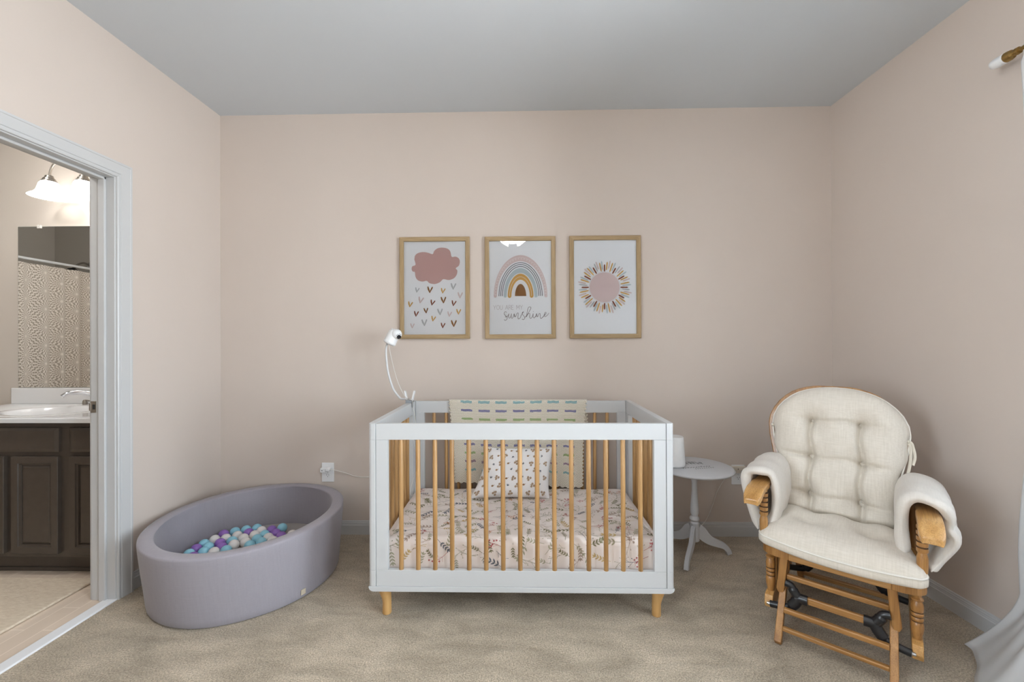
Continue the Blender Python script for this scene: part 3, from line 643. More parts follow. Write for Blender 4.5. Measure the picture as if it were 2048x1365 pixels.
for (x, z, t0) in ((CX0 - 0.0008 + r, 0.1295 + r * 0.9, PI), (CX1 + 0.0008 - r, 0.1295 + r * 0.9, 1.5 * PI)):
    P += [(x + r * math.cos(t0 + PI / 2 * k / 6), z + r * 0.9 * math.sin(t0 + PI / 2 * k / 6)) for k in range(7)]
P += [(CX1 + 0.0008, 0.1523), (CX0 - 0.0008, 0.1523)]
b.prism(P, (CYF - 0.0006, CYB + 0.001), 1); b.build('base_board', M['crib_white'], crib, O_, bevel=0.0015)
b = MB(); b.box((FX0 + 0.004, CYF + 0.03, 0.186), (FX1 - 0.004, CYB - 0.03, 0.203)); b.build('mattress_support', M['dark_gap'], crib, O_)
leg0 = None
for (lx, sx) in ((1.349, 1), (2.582, -1)):
    for ly in (-0.800, -0.160):
        m = MB(); prof = [(0.0195, 0.001), (0.0205, 0.004), (0.0200, 0.03), (0.0200, 0.055), (0.0215, 0.072), (0.0245, 0.088), (0.0280, 0.102), (0.0300, 0.112), (0.0310, 0.1295)]
        m.lathe(prof, (0, 0, 0), 2, 28)
        m.v = [(x - sx * 0.0085 * ss(0.05, 0.112, z), y, z) for x, y, z in m.v]
        o = m.build('leg', M['leg_wood'], crib, smooth=50); o.location = (lx - ccx, ly - ccy, 0)

# motif helpers: 2-D sprigs as flat polygons laid onto a surface
def leaf2(cx, cy, a, L, w):
    pts = [(0, 0), (L * 0.3, w), (L * 0.7, w * 0.75), (L, 0), (L * 0.7, -w * 0.75), (L * 0.3, -w)]
    ca, sa = math.cos(a), math.sin(a); return [(cx + x * ca - y * sa, cy + x * sa + y * ca) for x, y in pts]
def line2(pts, w):
    out = []
    for (x0, y0), (x1, y1) in zip(pts, pts[1:]):
        d = math.hypot(x1 - x0, y1 - y0) or 1; nx, ny = -(y1 - y0) / d * w / 2, (x1 - x0) / d * w / 2
        out.append([(x0 + nx, y0 + ny), (x1 + nx, y1 + ny), (x1 - nx, y1 - ny), (x0 - nx, y0 - ny)])
    return out
def disc2(cx, cy, r, n=10, ry=None): return [(cx + r * math.cos(2 * PI * k / n), cy + (ry or r) * math.sin(2 * PI * k / n)) for k in range(n)]
def sprig(cx, cy, a, size, kind, rng):
    polys = []; ca, sa = math.cos(a), math.sin(a); T = lambda x, y: (cx + x * ca - y * sa, cy + x * sa + y * ca)
    cv = rng.uniform(-0.3, 0.3); st = [T(size * t, cv * size * t * t) for t in [k / 5 for k in range(6)]]
    polys += line2(st, 0.0017)
    if kind == 0:      # fern sprig
        for k in range(2, 6):
            for s in (1, -1): x, y = st[k]; polys.append(leaf2(x, y, a + cv * k * 0.3 + s * 0.75, size * 0.26, size * 0.045))
        x, y = st[5]; polys.append(leaf2(x, y, a + cv, size * 0.25, size * 0.05))
    elif kind == 1:    # berries
        for k in range(9):
            t = rng.uniform(0.5, 1.1); w = rng.uniform(-0.28, 0.28); polys.append(disc2(*T(size * t, w * size + cv * size * t * t), size * 0.055, 8))
        for k in (2, 3, 4):
            for s in (1, -1): polys += line2([st[k], T(size * (k / 5 + 0.22), s * 0.2 * size + cv * size * (k / 5) ** 2)], 0.001)
    else:              # bare twig
        for k in range(1, 5):
            s = 1 if k % 2 else -1; x, y = st[k]; e = T(size * (k / 5 + 0.25), s * size * 0.22 + cv * size * (k / 5) ** 2)
            polys += line2([(x, y), e], 0.0012); polys.append(disc2(*e, size * 0.03, 6))
    return polys
def lay(m, polys, surf, mi, off=0.0007):
    for P in polys: m.add([surf(x, y, off) for x, y in P], [list(range(len(P)))], mi)

# mattress with a printed fitted sheet
MX0, MX1, MYF, MYB, MZ0, MZ1 = 1.326, 2.603, -0.818, -0.136, 0.2045, 0.352
mt = thing('crib_mattress', 'crib mattress under an ivory fitted sheet printed with botanical sprigs', 'mattress', (ccx, -0.477, 0.2045)); O_ = (ccx, -0.477, 0.2045)
RR = 0.032
def msurf(x, t, off=0.0):
    """t: 0 at the back edge, runs forward over the top, round the front edge and down"""
    L1 = (MYB - MYF) - RR; q = RR * PI / 2
    wob_ = 0.0035 * math.sin(x * 9 + 1.3) * math.sin(t * 8) + 0.002 * math.sin(x * 23 + t * 11)
    ex = min(x - MX0, MX1 - x); drop = 0.02 * (1 - ss(0, 0.035, ex)) 
    if t < L1:
        bk = 0.012 * (1 - ss(0, 0.03, t)); return (x, MYB - t, MZ1 + off + wob_ - drop - bk)
    if t < L1 + q:
        a = (t - L1) / RR; return (x, MYF + RR - (RR + off) * math.sin(a), MZ1 - RR + (RR + off) * math.cos(a) + wob_ * math.cos(a) - drop * math.cos(a))
    return (x, MYF - off - 0.002 * math.sin(x * 14), MZ1 - RR - (t - L1 - q))
TL = (MYB - MYF) - RR + RR * PI / 2 + (MZ1 - RR - MZ0 - 0.002)
b = MB(); nx, nt = 90, 66
b.grid(lambda u, v: msurf(MX0 + (MX1 - MX0) * u, TL * v), nx, nt)
# sides and underside
ring = [msurf(MX0, TL * j / nt) for j in range(nt + 1)]
for sx in (0, 1):
    e = [msurf(MX1 if sx else MX0, TL * j / nt) for j in range(nt + 1)]; base = [(p[0], p[1], MZ0) for p in e]
    o_ = len(b.v); b.add(e + base, [[j, j + 1, nt + 2 + j, nt + 1 + j] for j in range(nt)])
b.add([(MX0, MYB, MZ0), (MX1, MYB, MZ0), (MX1, MYF, MZ0), (MX0, MYF, MZ0)], [(0, 1, 2, 3)])
b.add([msurf(MX0 + (MX1 - MX0) * i / nx, 0) for i in range(nx + 1)] + [(MX0 + (MX1 - MX0) * i / nx, MYB, MZ0) for i in range(nx + 1)], [[i, i + 1, nx + 2 + i, nx + 1 + i] for i in range(nx)])
rng = random.Random(11); names = ['olive', 'sage', 'rose', 'rust', 'slate', 'taupe', 'mustard']
mats = [M['sheet']] + [M[k] for k in names]
step = 0.056
for i in range(int((MX1 - MX0 - 0.06) / step) + 1):
    for j in range(int((TL - 0.03) / step) + 1):
        x = MX0 + 0.04 + i * step + rng.uniform(-.024, .024) + (step / 2 if j % 2 else 0); t = 0.03 + j * step + rng.uniform(-.02, .02)
        if not (MX0 + 0.03 < x < MX1 - 0.03 and 0.02 < t < TL - 0.02): continue
        kind = rng.choice([0, 0, 0, 1, 2, 2]); a = rng.uniform(0, 6.28); size = rng.uniform(0.05, 0.088)
        mi = 1 + rng.choice([2, 2, 3, 5, 1] if kind == 1 else [0, 0, 1, 1, 1, 5, 4, 6])
        ps = [[(min(max(p, MX0 + .004), MX1 - .004), min(max(q, .004), TL - .004)) for p, q in P] for P in sprig(x - size / 2 * math.cos(a), t - size / 2 * math.sin(a), a, size, kind, rng)]
        lay(b, ps, msurf, mi)
b.build('fitted_sheet', mats, mt, O_, smooth=60, recalc=False)

# pillow leaning on the back
pw = thing('throw_pillow', 'small white pillow with brown flower print leaning at the back of the crib', 'pillow', (1.93, -0.27, 0.352)); O_ = (1.93, -0.27, 0.352)
PA, PB = Vector((1.935, -0.338, 0.358)), Vector((1.965, -0.205, 0.615)); pu = (PB - PA); pl = pu.length; pu.normalize(); px_ = Vector((1, 0, 0)); pn = px_.cross(pu).normalized()
def pil(u, v, off=0.0, side=1):
    """u,v in 0..1"""
    a, c = 2 * u - 1, 2 * v - 1
    pinch = 1 - 0.07 * (1 - c * c) * abs(a) ** 3; hw = (0.213 - 0.015 * v) * pinch
    hh = 1 - 0.05 * (1 - a * a) * abs(c) ** 3
    p = PA + px_ * (a * hw - 0.02 * (1 - v)) + pu * (pl * (0.5 + 0.5 * c * hh))
    if a < -0.55: p = p + px_ * (-0.022 * ss(0.55, 1, -a) * (1 - v) ** 1.5)
    th = 0.052 * max(0, (1 - a ** 4) * (1 - c ** 4)) ** 0.55
    th += 0.003 * math.sin(a * 7 + c * 3) * (1 - a * a) * (1 - c * c)
    return tuple(p + pn * (side * (th + off)))
b = MB(); b.grid(lambda u, v: pil(u, v), 40, 30); b.grid(lambda u, v: pil(u, v, 0, -1), 40, 30, flip=True)
rng = random.Random(5)
for i in range(9):
    for j in range(7):
        u = 0.05 + i * 0.108 + (0.054 if j % 2 else 0) + rng.uniform(-.012, .012); v = 0.08 + j * 0.14 + rng.uniform(-.015, .015)
        if not 0.03 < u < 0.96 or v > 0.95: continue
        S2 = lambda x, y, off: pil(min(max(u + x / 0.42, 0.005), 0.995), min(max(v + y / pl, 0.005), 0.995), off)
        a = rng.uniform(0, 6.28); k = (i + 2 * j) % 4
        if k in (0, 2):
            P = [disc2(0.0085 * math.cos(a + q * 2.1), 0.0085 * math.sin(a + q * 2.1), 0.0068, 8) for q in range(3)] + [leaf2(0, 0, a + 1, 0.017, 0.0025)]
            mi = 1
        elif k == 1: P = [leaf2(0, 0, a + q, 0.014, 0.0022) for q in (-0.6, 0, 0.6)]; mi = 2
        else: P = [disc2(0, 0, 0.007, 8, 0.0055)] + line2([(0.005, 0), (0.012, 0.006)], 0.0018); mi = 3
        lay(b, P, S2, mi, 0.0008)
b.build('pillow_cover', [M['pillow'], M['print_tan'], M['slate'], M['brown']], pw, O_, smooth=60, merge=1e-6, recalc=False)

# crochet blanket over the back rail
def rail_path(lenf, lenb):
    """cross-section (y, z) from the front hem up, over the rail, down behind"""
    yf, yb, zt, g = CYB - 0.026, CYB - 0.003, 0.881, 0.006
    P = [(yf - g - 0.010, zt - lenf), (yf - g - 0.004, zt - lenf * 0.5), (yf - g, zt - 0.03), (yf - g, zt - 0.004), (yf - g + 0.003, zt + 0.004), (yf + 0.004, zt + g), (yb - 0.004, zt + g), (yb + g - 0.003, zt + 0.004), (yb + g, zt - 0.004), (yb + g, zt - 0.04), (yb + g, zt - lenb)]
    d = [0]
    for a, c in zip(P, P[1:]): d.append(d[-1] + math.hypot(c[0] - a[0], c[1] - a[1]))
    return P, d
def path_at(P, d, s):
    s = min(max(s, 0), d[-1])
    for k in range(len(d) - 1):
        if s <= d[k + 1]:
            t = (s - d[k]) / max(1e-9, d[k + 1] - d[k]); return P[k][0] + (P[k + 1][0] - P[k][0]) * t, P[k][1] + (P[k + 1][1] - P[k][1]) * t
    return P[-1]
b = MB(); NU, NV = 216, 330; LB = 0.24
SL = 0.515 + 0.04 + LB
def blk(u, v):
    lf = 0.492 + 0.034 * u + 0.004 * math.sin(u * 2 * PI * 24) * 1.0
    P, d = rail_path(lf, LB + 0.004 * math.sin(u * 2 * PI * 24)); s = v * d[-1]; y, z = path_at(P, d, s)
    f = s / d[-1]; hang = 1 - min(1, s / (lf + 1e-6))
    xl = 1.532 + 0.030 * hang + 0.006 * math.sin(s * 9); xr = 2.372 - 0.034 * hang + 0.006 * math.sin(s * 8 + 2)
    if s > lf + 0.04: xr = xr + 0.004; xl += 0.012
    e = 0.0045 * math.sin(s * 2 * PI / 0.022)
    x = xl + (xr - xl) * u + (e * (1 - ss(0, 0.02, u)) - e * (1 - ss(0, 0.02, 1 - u)))
    w = 0.009 * math.sin(u * 2 * PI * 2.4 + 0.8) * hang ** 0.6 + 0.004 * math.sin(u * 2 * PI * 6) * hang
    if s < lf: y -= abs(w) + 0.002
    return (x, y, z)
def rowcol(u, v):
    P, d = rail_path(0.509, LB); s_top = 0.509 + 0.012 - v * d[-1]      # distance down the front from the top edge
    # rows every 52 mm, slightly sagging in the middle
    sag = 0.008 * math.sin(u * PI * 1.5 + 0.5) + 0.012 * u
    r = (s_top - sag + 0.002) / 0.0525; k = round(r - 0.25)
    if k < 0 or k > 8 or abs(r - 0.25 - k) * 0.0525 > 0.0068: return 0
    c = (u - 0.085) * 0.84 / 0.1065; f = c - math.floor(c)
    if c < 0 or c >= 7 or f > 0.66: return 0
    return [1, 2, 3, 4, 1, 2, 3, 4, 1][k]
b.grid(blk, NU, NV, mfn=rowcol, uvfn=lambda u, v: (u * 0.84, v * SL))
bl = b.build('baby_blanket', [M['crochet'], M['yarn_teal'], M['yarn_purple'], M['yarn_green'], M['yarn_mauve']], None, (1.95, -0.114, 0.885), smooth=60, recalc=False)
md = bl.modifiers.new('solid', 'SOLIDIFY'); md.thickness = 0.005; md.offset = 0.0
tag(bl, 'cream crochet baby blanket with coloured dashes draped over the back crib rail', 'blanket')

# ------------------------------------------------------------------ baby monitor
mon = thing('baby_monitor', 'white baby monitor camera on a bent gooseneck clamped to the crib rail', 'camera', (1.30, -0.205, 0.883)); O_ = (1.30, -0.205, 0.883)
b = MB()
b.box((1.279, -0.222, 0.868), (1.2825, -0.190, 0.905)); b.box((1.3175, -0.222, 0.855), (1.321, -0.190, 0.905)); b.box((1.279, -0.222, 0.8835), (1.321, -0.190, 0.900))
b.build('clamp_jaw', M['grey_plastic'], mon, O_, bevel=0.0015)
for x0_, x1_ in ((1.284, 1.272), (1.316, 1.330)):
    b = MB(); b.prism([(x0_ - 0.005, 0.895), (x0_ + 0.005, 0.895), (x1_ + 0.005, 0.952), (x1_ - 0.004, 0.956)], (-0.218, -0.194), 1); b.build('clamp_lever', M['white_plastic'], mon, O_, bevel=0.002)
b = MB(); b.lathe([(0.006, 0.0), (0.006, -0.012)], (1.300, -0.222, 0.907), 1, 12); b.build('clamp_screw', M['steel'], mon, O_, smooth=50)
neck = catmull([(1.284, -0.206, 0.907), (1.255, -0.200, 0.905), (1.235, -0.195, 0.914), (1.195, -0.19, 0.968), (1.165, -0.185, 1.06), (1.153, -0.18, 1.14), (1.150, -0.18, 1.195), (1.153, -0.18, 1.225), (1.160, -0.183, 1.240)], 8)
b = MB(); b.tube(neck, 0.0062, 10); b.build('gooseneck', M['gasket'], mon, O_, smooth=60)
cam_c = Vector((1.198, -0.20, 1.290)); cax = Vector((-0.30, 0.10, -0.95)).normalized()
b = MB()
# upright rounded body leaning forward-right, then the ball head with a lens
def M4dir(d):
    q = Vector((0, 0, 1)).rotation_difference(d); return q.to_matrix().to_4x4()
bdir = Vector((0.42, 0.12, 0.90)).normalized(); base = Vector((1.172, -0.19, 1.238))
b.lathe([(0.010, -0.004), (0.032, -0.002), (0.038, 0.004), (0.0385, 0.012), (0.037, 0.014), (0.037, 0.060), (0.034, 0.078), (0.024, 0.091), (0.008, 0.097)], base, 2, 28, M4=M4dir(bdir)); b.build('camera_body', M['white_plastic'], mon, O_, smooth=50)
hc = base + bdir * 0.064 + Vector((0.020, -0.012, 0.0))
b = MB(); b.sphere(hc, 0.032, 24); b.build('camera_head', M['white_plastic'], mon, O_, smooth=80, merge=1e-5)
ld = Vector((0.62, -0.60, -0.50)).normalized()
b = MB(); b.lathe([(0.0125, 0.024), (0.0125, 0.037), (0.009, 0.038), (0.002, 0.034)], hc, 2, 18, M4=M4dir(ld)); b.build('lens', M['black'], mon, O_, smooth=40)
b = MB()
for k in range(4):
    a = 0.7 + k * 0.55; e1 = ld.cross(Vector((0, 0, 1))).normalized(); e2 = ld.cross(e1).normalized()
    dd = (ld + (e1 * math.cos(a + 3.4) + e2 * math.sin(a + 3.4)) * 0.62).normalized(); b.sphere(hc + dd * 0.0315, 0.0026, 8)
b.build('infrared_led', M['black'], mon, O_)
b = MB(); ab = base + bdir * 0.085 + Vector((-0.026, 0.004, -0.004)); b.tube([ab, ab + Vector((0.006, 0.0, 0.022))], [0.006, 0.0045], 10); b.build('antenna', M['white_plastic'], mon, O_, smooth=60)
pts = catmull([(1.172, -0.188, 1.226), (1.178, -0.190, 1.19), (1.196, -0.20, 1.12), (1.225, -0.205, 1.02), (1.262, -0.21, 0.94), (1.292, -0.225, 0.912), (1.322, -0.228, 0.90), (1.326, -0.225, 0.86), (1.336, -0.222, 0.80), (1.340, -0.222, 0.75), (1.328, -0.22, 0.70), (1.332, -0.225, 0.64), (1.350, -0.235, 0.55), (1.342, -0.24, 0.47), (1.322, -0.26, 0.40), (1.330, -0.30, 0.362), (1.352, -0.29, 0.372), (1.345, -0.25, 0.42)], 6)
b = MB(); b.tube(pts, 0.0017, 6); b.build('power_lead', M['cord'], mon, O_, smooth=60)
pts = catmull([(1.326, -0.222, 0.80), (1.335, -0.222, 0.75), (1.352, -0.225, 0.68), (1.372, -0.23, 0.60)], 6)

# ------------------------------------------------------------------ pictures
def picture(xc, zc, label, motif):
    w, h, fw, dep = 0.2275, 0.329, 0.028, 0.022
    t = thing('framed_print', label, 'picture', (xc, 0, zc), 0, 'framed nursery prints above the crib'); O = (xc, 0, zc)
    m = MB()
    o = [(-w, -h), (w, -h), (w, h), (-w, h)]; i_ = [(-w + fw, -h + fw), (w - fw, -h + fw), (w - fw, h - fw), (-w + fw, h - fw)]
    e = 0.003
    rings = [[(p, -0.002, q) for p, q in o], [(p, -dep + 0.002, q) for p, q in o], [(p * (1 - e / w), -dep, q * (1 - e / h)) for p, q in o], [(p * (1 + e / w), -dep, q * (1 + e / h)) for p, q in i_], [(p, -dep + 0.003, q) for p, q in i_], [(p, -0.010, q) for p, q in i_]]
    for k in range(4):
        vs = []
        for r in rings:
            vs += [r[k], r[(k + 1) % 4]]
        m.add([(x + xc, y, z + zc) for x, y, z in vs], [[2 * r, 2 * r + 1, 2 * r + 3, 2 * r + 2] for r in range(5)], 0 if k % 2 == 0 else 1)
    m.build('frame', [M['frame_x'], M['frame_z']], t, O, recalc=False)
    m = MB(); ix, iz = w - fw, h - fw
    m.add([(xc - ix, -0.010, zc - iz), (xc + ix, -0.010, zc - iz), (xc + ix, -0.010, zc + iz), (xc - ix, -0.010, zc + iz)], [(0, 1, 2, 3)], 0)
    layer = [0]
    keys = ['paper']
    def put(polys, key):
        if key not in keys: keys.append(key)
        layer[0] += 1; y = -0.0101 - 0.00006 * layer[0]
        for P in polys: m.add([(xc + p, y, zc + q) for p, q in P], [list(range(len(P)))], keys.index(key))
    motif(put)
    m.build('print', [M[k] for k in keys], t, O, recalc=False)
    m = MB(); m.add([(xc - ix, -0.0165, zc - iz), (xc + ix, -0.0165, zc - iz), (xc + ix, -0.0165, zc + iz), (xc - ix, -0.0165, zc + iz)], [(0, 1, 2, 3)]); m.build('glazing', M['glass'], t, O, recalc=False)
    return t
# picture 1 crop scale: frame 110..900 x 80..1238 in a 5.686x crop -> metres from the centre
def p1(x, y): return ((x - 505) / 790 * 0.455, (659 - y) / 1158 * 0.658)
def cloud_art(put):
    outl = [(275, 330), (285, 285), (320, 258), (375, 248), (430, 256), (482, 272), (500, 236), (540, 206), (595, 199), (650, 212), (682, 245), (697, 304), (740, 303), (775, 322), (789, 358), (778, 405), (742, 436), (760, 462), (752, 510), (720, 550), (665, 569), (600, 560), (565, 592), (505, 614), (445, 603), (415, 577), (365, 585), (315, 570), (288, 530), (280, 475), (258, 470), (245, 445), (252, 410), (288, 392)]
    P = catmull([(*p1(*q), 0) for q in outl + outl[:1]], 4)[:-1]; put([[(p.x, p.y) for p in P]], 'print_pink')
    hearts = [(305, 680, .9, 'print_grey'), (450, 677, 1.15, 'print_brown'), (597, 690, .95, 'print_gold'), (714, 640, 1.15, 'print_grey'), (790, 742, 1.1, 'print_blush'), (345, 795, 1.15, 'print_blush'), (478, 825, 1, 'print_rust'), (602, 795, 1.15, 'print_brown'), (718, 833, 1, 'print_rust'), (226, 843, 1, 'print_gold'), (405, 915, .95, 'print_brown'), (294, 951, 1, 'print_rust'), (563, 930, 1.15, 'print_grey'), (670, 957, .95, 'print_blush'), (772, 930, 1, 'print_gold'), (487, 1008, .95, 'print_gold'), (250, 1088, .9, 'print_blush'), (386, 1052, 1.2, 'print_grey'), (595, 1085, .95, 'print_rust'), (718, 1063, 1.2, 'print_brown')]
    rg = random.Random(3)
    for x, y, s, k in hearts:
        cx, cy = p1(x, y); s *= 0.0155; a = rg.uniform(-.25, .1); ca, sa = math.cos(a), math.sin(a)
        T = lambda px, py: (cx + s * (px * ca - py * sa), cy + s * (px * sa + py * ca))
        L = [T(-1.0, 1.0), T(-0.62, 1.15), T(-0.05, -0.25), T(0.05, -1.25), T(-0.12, -1.2), T(-0.8, 0.0)]
        R_ = [T(1.05, 1.0), T(0.95, 0.5), T(0.1, -1.2), T(-0.08, -1.25), T(0.1, -0.2), T(0.7, 1.1)]
        put([L, R_], k)
def p2(x, y): return ((x - 461) / 802 * 0.455, (656 - y) / 1160 * 0.658)
def arch(cx, zb, hw, top, n=40, pw=1.75):
    """parabolic arch outline from the left foot to the right foot"""
    out = []
    for k in range(n + 1):
        t = PI * k / n; c, s_ = math.cos(t), math.sin(t)
        out.append((cx - hw * (abs(c) ** 1.04) * (1 if c > 0 else -1), zb + (top - zb) * s_ ** (2 / 2.0)))
    return out
def band(o, i_): return [[o[k], o[k + 1], i_[k + 1], i_[k]] for k in range(len(o) - 1)]
def strokes(pts, w, n=6): P = catmull([(p[0], p[1], 0) for p in pts], n); return line2([(p.x, p.y) for p in P], w) + [disc2(p.x, p.y, w / 2, 8) for p in P]
def rainbow_art(put):
    cx, zb = p2(465, 750); X = lambda d: d / 802 * 0.455; Z = lambda y: p2(0, y)[1]
    foot = Z(752)
    ao = arch(cx, foot, X(305), Z(285)); ai = arch(cx, foot, X(270), Z(355)); put(band(ao, ai), 'print_blush')
    put([disc2(cx - X(288), foot, X(17.5)), disc2(cx + X(288), foot, X(17.5))], 'print_blush')
    mid = arch(cx, foot, X(288), Z(322), 60); loops = []
    dense = [mid[0]]
    for p_, q_ in zip(mid, mid[1:]): dense += [(p_[0] + (q_[0] - p_[0]) * k / 4, p_[1] + (q_[1] - p_[1]) * k / 4) for k in range(1, 5)]
    acc = 0; pts = []
    for k in range(1, len(dense)):
        dx, dy = dense[k][0] - dense[k - 1][0], dense[k][1] - dense[k - 1][1]; L = math.hypot(dx, dy) or 1e-9; acc += L; ph = acc / X(33) * 2 * PI
        r = X(11); nx, ny = -dy / L, dx / L; pts.append((dense[k][0] + nx * r * math.cos(ph) + dx / L * r * 1.1 * math.sin(ph), dense[k][1] + ny * r * math.cos(ph) + dy / L * r * 1.1 * math.sin(ph)))
    put(line2(pts, 0.0011), 'print_white')
    for d, y in ((246, 372), (226, 393), (207, 415)): put(line2(arch(cx, foot, X(d), Z(y), 60), 0.0038), 'print_navy')
    ao = arch(cx, foot, X(192), Z(434)); ai = arch(cx, foot, X(158), Z(488)); put(band(ao, ai), 'print_blue'); put([disc2(cx - X(175), foot, X(17)), disc2(cx + X(175), foot, X(17))], 'print_blue')
    ao = arch(cx, foot, X(146), Z(497)); ai = arch(cx, foot, X(104), Z(566)); put(band(ao, ai), 'print_gold'); put([disc2(cx - X(125), foot, X(21)), disc2(cx + X(125), foot, X(21))], 'print_gold')
    put(line2(arch(cx, foot, X(125), Z(532), 60), 0.0018), 'print_white')
    dome = arch(cx, foot, X(64), Z(614)); put([dome], 'print_brown')
    # lettering drawn as strokes
    U = 0.0285; y0 = Z(905); xs = p2(155, 0)[0]; sc = 1.0
    G = {'Y': (0.62, [[(0, 1), (.31, .48), (.31, 0)], [(.62, 1), (.31, .48)]]), 'O': (0.66, [[(.33 + .33 * math.cos(t), .5 + .5 * math.sin(t)) for t in [2 * PI * k / 14 for k in range(15)]]]),
         'U': (0.56, [[(0, 1), (0, .25), (.12, .04), (.28, 0), (.44, .04), (.56, .25), (.56, 1)]]), 'A': (0.66, [[(0, 0), (.33, 1), (.66, 0)], [(.13, .36), (.53, .36)]]),
         'R': (0.5, [[(0, 0), (0, 1), (.3, 1), (.48, .88), (.48, .66), (.3, .52), (0, .52)], [(.25, .52), (.52, 0)]]), 'E': (0.44, [[(.44, 0), (0, 0), (0, 1), (.44, 1)], [(0, .52), (.38, .52)]]), 'M': (0.72, [[(0, 0), (0.04, 1), (.36, .32), (.68, 1), (.72, 0)]])}
    x = xs; polys = []
    for ch in 'YOU ARE MY':
        if ch == ' ': x += U * 0.50; continue
        wd, sts = G[ch]
        for s_ in sts: polys += line2([(x + U * 0.93 * p, y0 + U * q) for p, q in s_], 0.0016)
        x += U * (wd * 0.93 + 0.17)
    put(polys, 'print_text')
    q2 = lambda pts: [((x_ - 960 + 0) and p2((x_ / 2048 * 160 + 960 - 960) * 5.688, (y_ / 1152 * 90 + 590 - 460) * 5.688) or p2(0, (y_ / 1152 * 90 + 130) * 5.688)) for x_, y_ in pts]
    words_ = [[(690, 445), (660, 425), (630, 445), (625, 490), (660, 530), (700, 570), (690, 625), (650, 648), (625, 630)], [(650, 560), (710, 545), (745, 480), (735, 540), (755, 590), (785, 570), (810, 480), (805, 560), (825, 600), (855, 560)],
              [(855, 560), (880, 480), (890, 560), (880, 480), (910, 560), (950, 475), (985, 465), (975, 560), (985, 610), (1030, 590), (1060, 520)], [(1060, 520), (1105, 450), (1120, 430), (1090, 450), (1085, 490), (1130, 540), (1150, 590), (1120, 632), (1085, 620)],
              [(1150, 580), (1200, 520), (1280, 400), (1310, 330), (1270, 305), (1230, 350), (1210, 450), (1190, 560), (1240, 480), (1280, 480), (1275, 560), (1300, 605), (1345, 560)], [(1345, 560), (1365, 480), (1365, 560), (1390, 590), (1430, 540)], [(1368, 425), (1372, 432)],
              [(1430, 560), (1450, 480), (1460, 560), (1455, 490), (1480, 560), (1520, 480), (1545, 490), (1545, 570), (1565, 605), (1610, 570), (1650, 520)], [(1650, 520), (1690, 480), (1690, 445), (1655, 470), (1645, 530), (1680, 555), (1730, 520), (1765, 470)]]
    polys = []
    for s_ in words_: polys += strokes(q2(s_), 0.0031, 4)
    put(polys, 'print_text')
def p3(x, y): return ((x - 1435) / 802 * 0.455, (652 - y) / 1160 * 0.658)
def sun_art(put):
    cx, cy = p3(1430, 655); k = 0.455 / 802; R = 170 * k
    put([disc2(cx, cy, R, 56)], 'print_blush'); put(line2(disc2(cx, cy, R + 6 * k, 56) + [(cx + R + 6 * k, cy)], 0.0012), 'print_grey')
    n = 60; rg = random.Random(8)
    for i in range(n):
        a = 2 * PI * i / n + rg.uniform(-.012, .012); q = i % 5
        r0, r1, key, w = [(R + 8 * k, R + 88 * k, 'print_rust', 8), (R + 30 * k, R + 128 * k, 'print_blue', 8), (R + 12 * k, R + 120 * k, 'print_gold', 7), (R + 45 * k, R + 136 * k, 'print_blush', 8), (R + 25 * k, R + 118 * k, 'print_grey' if i % 2 else 'print_tan', 7)][q]
        if q == 4 and i % 2 == 0: key = 'print_gold'
        L = r1 - r0 + rg.uniform(-6, 6) * k; w *= k; ca, sa = math.cos(a), math.sin(a)
        pts = [(0, -w * .5), (L * .15, -w), (L * .85, -w), (L, -w * .4), (L, w * .4), (L * .85, w), (L * .15, w), (0, w * .5)]
        put([[(cx + (r0 + x) * ca - y * sa, cy + (r0 + x) * sa + y * ca) for x, y in pts]], key)
picture(1.415, 1.598, 'oak framed print of a pink cloud raining small hearts', cloud_art)
picture(1.968, 1.5965, 'oak framed print of an arched rainbow above the words you are my sunshine', rainbow_art)
picture(2.5125, 1.5965, 'oak framed print of a pink sun with coloured rays', sun_art)

# ------------------------------------------------------------------ side table and the white device on it
TX, TY, TZ = 2.975, -0.257, 0.521
tb = thing('side_table', 'grey painted round pedestal side table with faded printed lettering', 'table', (TX, TY, 0)); O_ = (TX, TY, 0)
b = MB(); b.lathe([(0.170, TZ - 0.020), (0.204, TZ - 0.018), (0.212, TZ - 0.012), (0.213, TZ - 0.007), (0.209, TZ - 0.002), (0.202, TZ)], (TX, TY, 0), 2, 64)
# illegible transfer lettering: a bold arc of bars, a thin script line, a small line
vd = Vector((TX - 1.97, TY + 2.75, 0)).normalized(); rot = math.radians(-2)
ex = Vector((math.cos(math.radians(14)), math.sin(math.radians(14)), 0)); ey = Vector((-ex.y, ex.x, 0))
def ts(x, y, off=0): p = Vector((TX, TY, 0)) + ex * x + ey * y; return (p.x, p.y, TZ + 0.0005)
rg = random.Random(2); polys = []
for k in range(12):
    x = -0.155 + k * 0.0205; yb = 0.012 + 0.028 * (1 - ((x + 0.04) / 0.13) ** 2)
    polys += line2([(x, yb), (x + 0.001, yb + 0.040)], 0.0048)
    if k % 3 != 1: polys += line2([(x, yb + 0.039), (x + 0.010, yb + 0.036), (x + 0.011, yb + 0.022), (x, yb + 0.020)], 0.0035)
    if k % 2 == 0: polys += line2([(x + 0.002, yb + 0.02), (x + 0.013, yb + 0.001)], 0.0042)
    polys += line2([(x - 0.004, yb), (x + 0.005, yb)], 0.003)
polys += line2([(-0.15, 0.072), (0.06, 0.078)], 0.003)
polys += line2([(-0.095 + 0.0085 * k, -0.028 + (0.008 if k % 2 else -0.004) * (1 if k % 5 else 1.8)) for k in range(22)], 0.003)
for k in range(9): polys += line2([(-0.030 + k * 0.014, -0.062), (-0.028 + k * 0.014, -0.047), (-0.022 + k * 0.014, -0.050)], 0.0028)
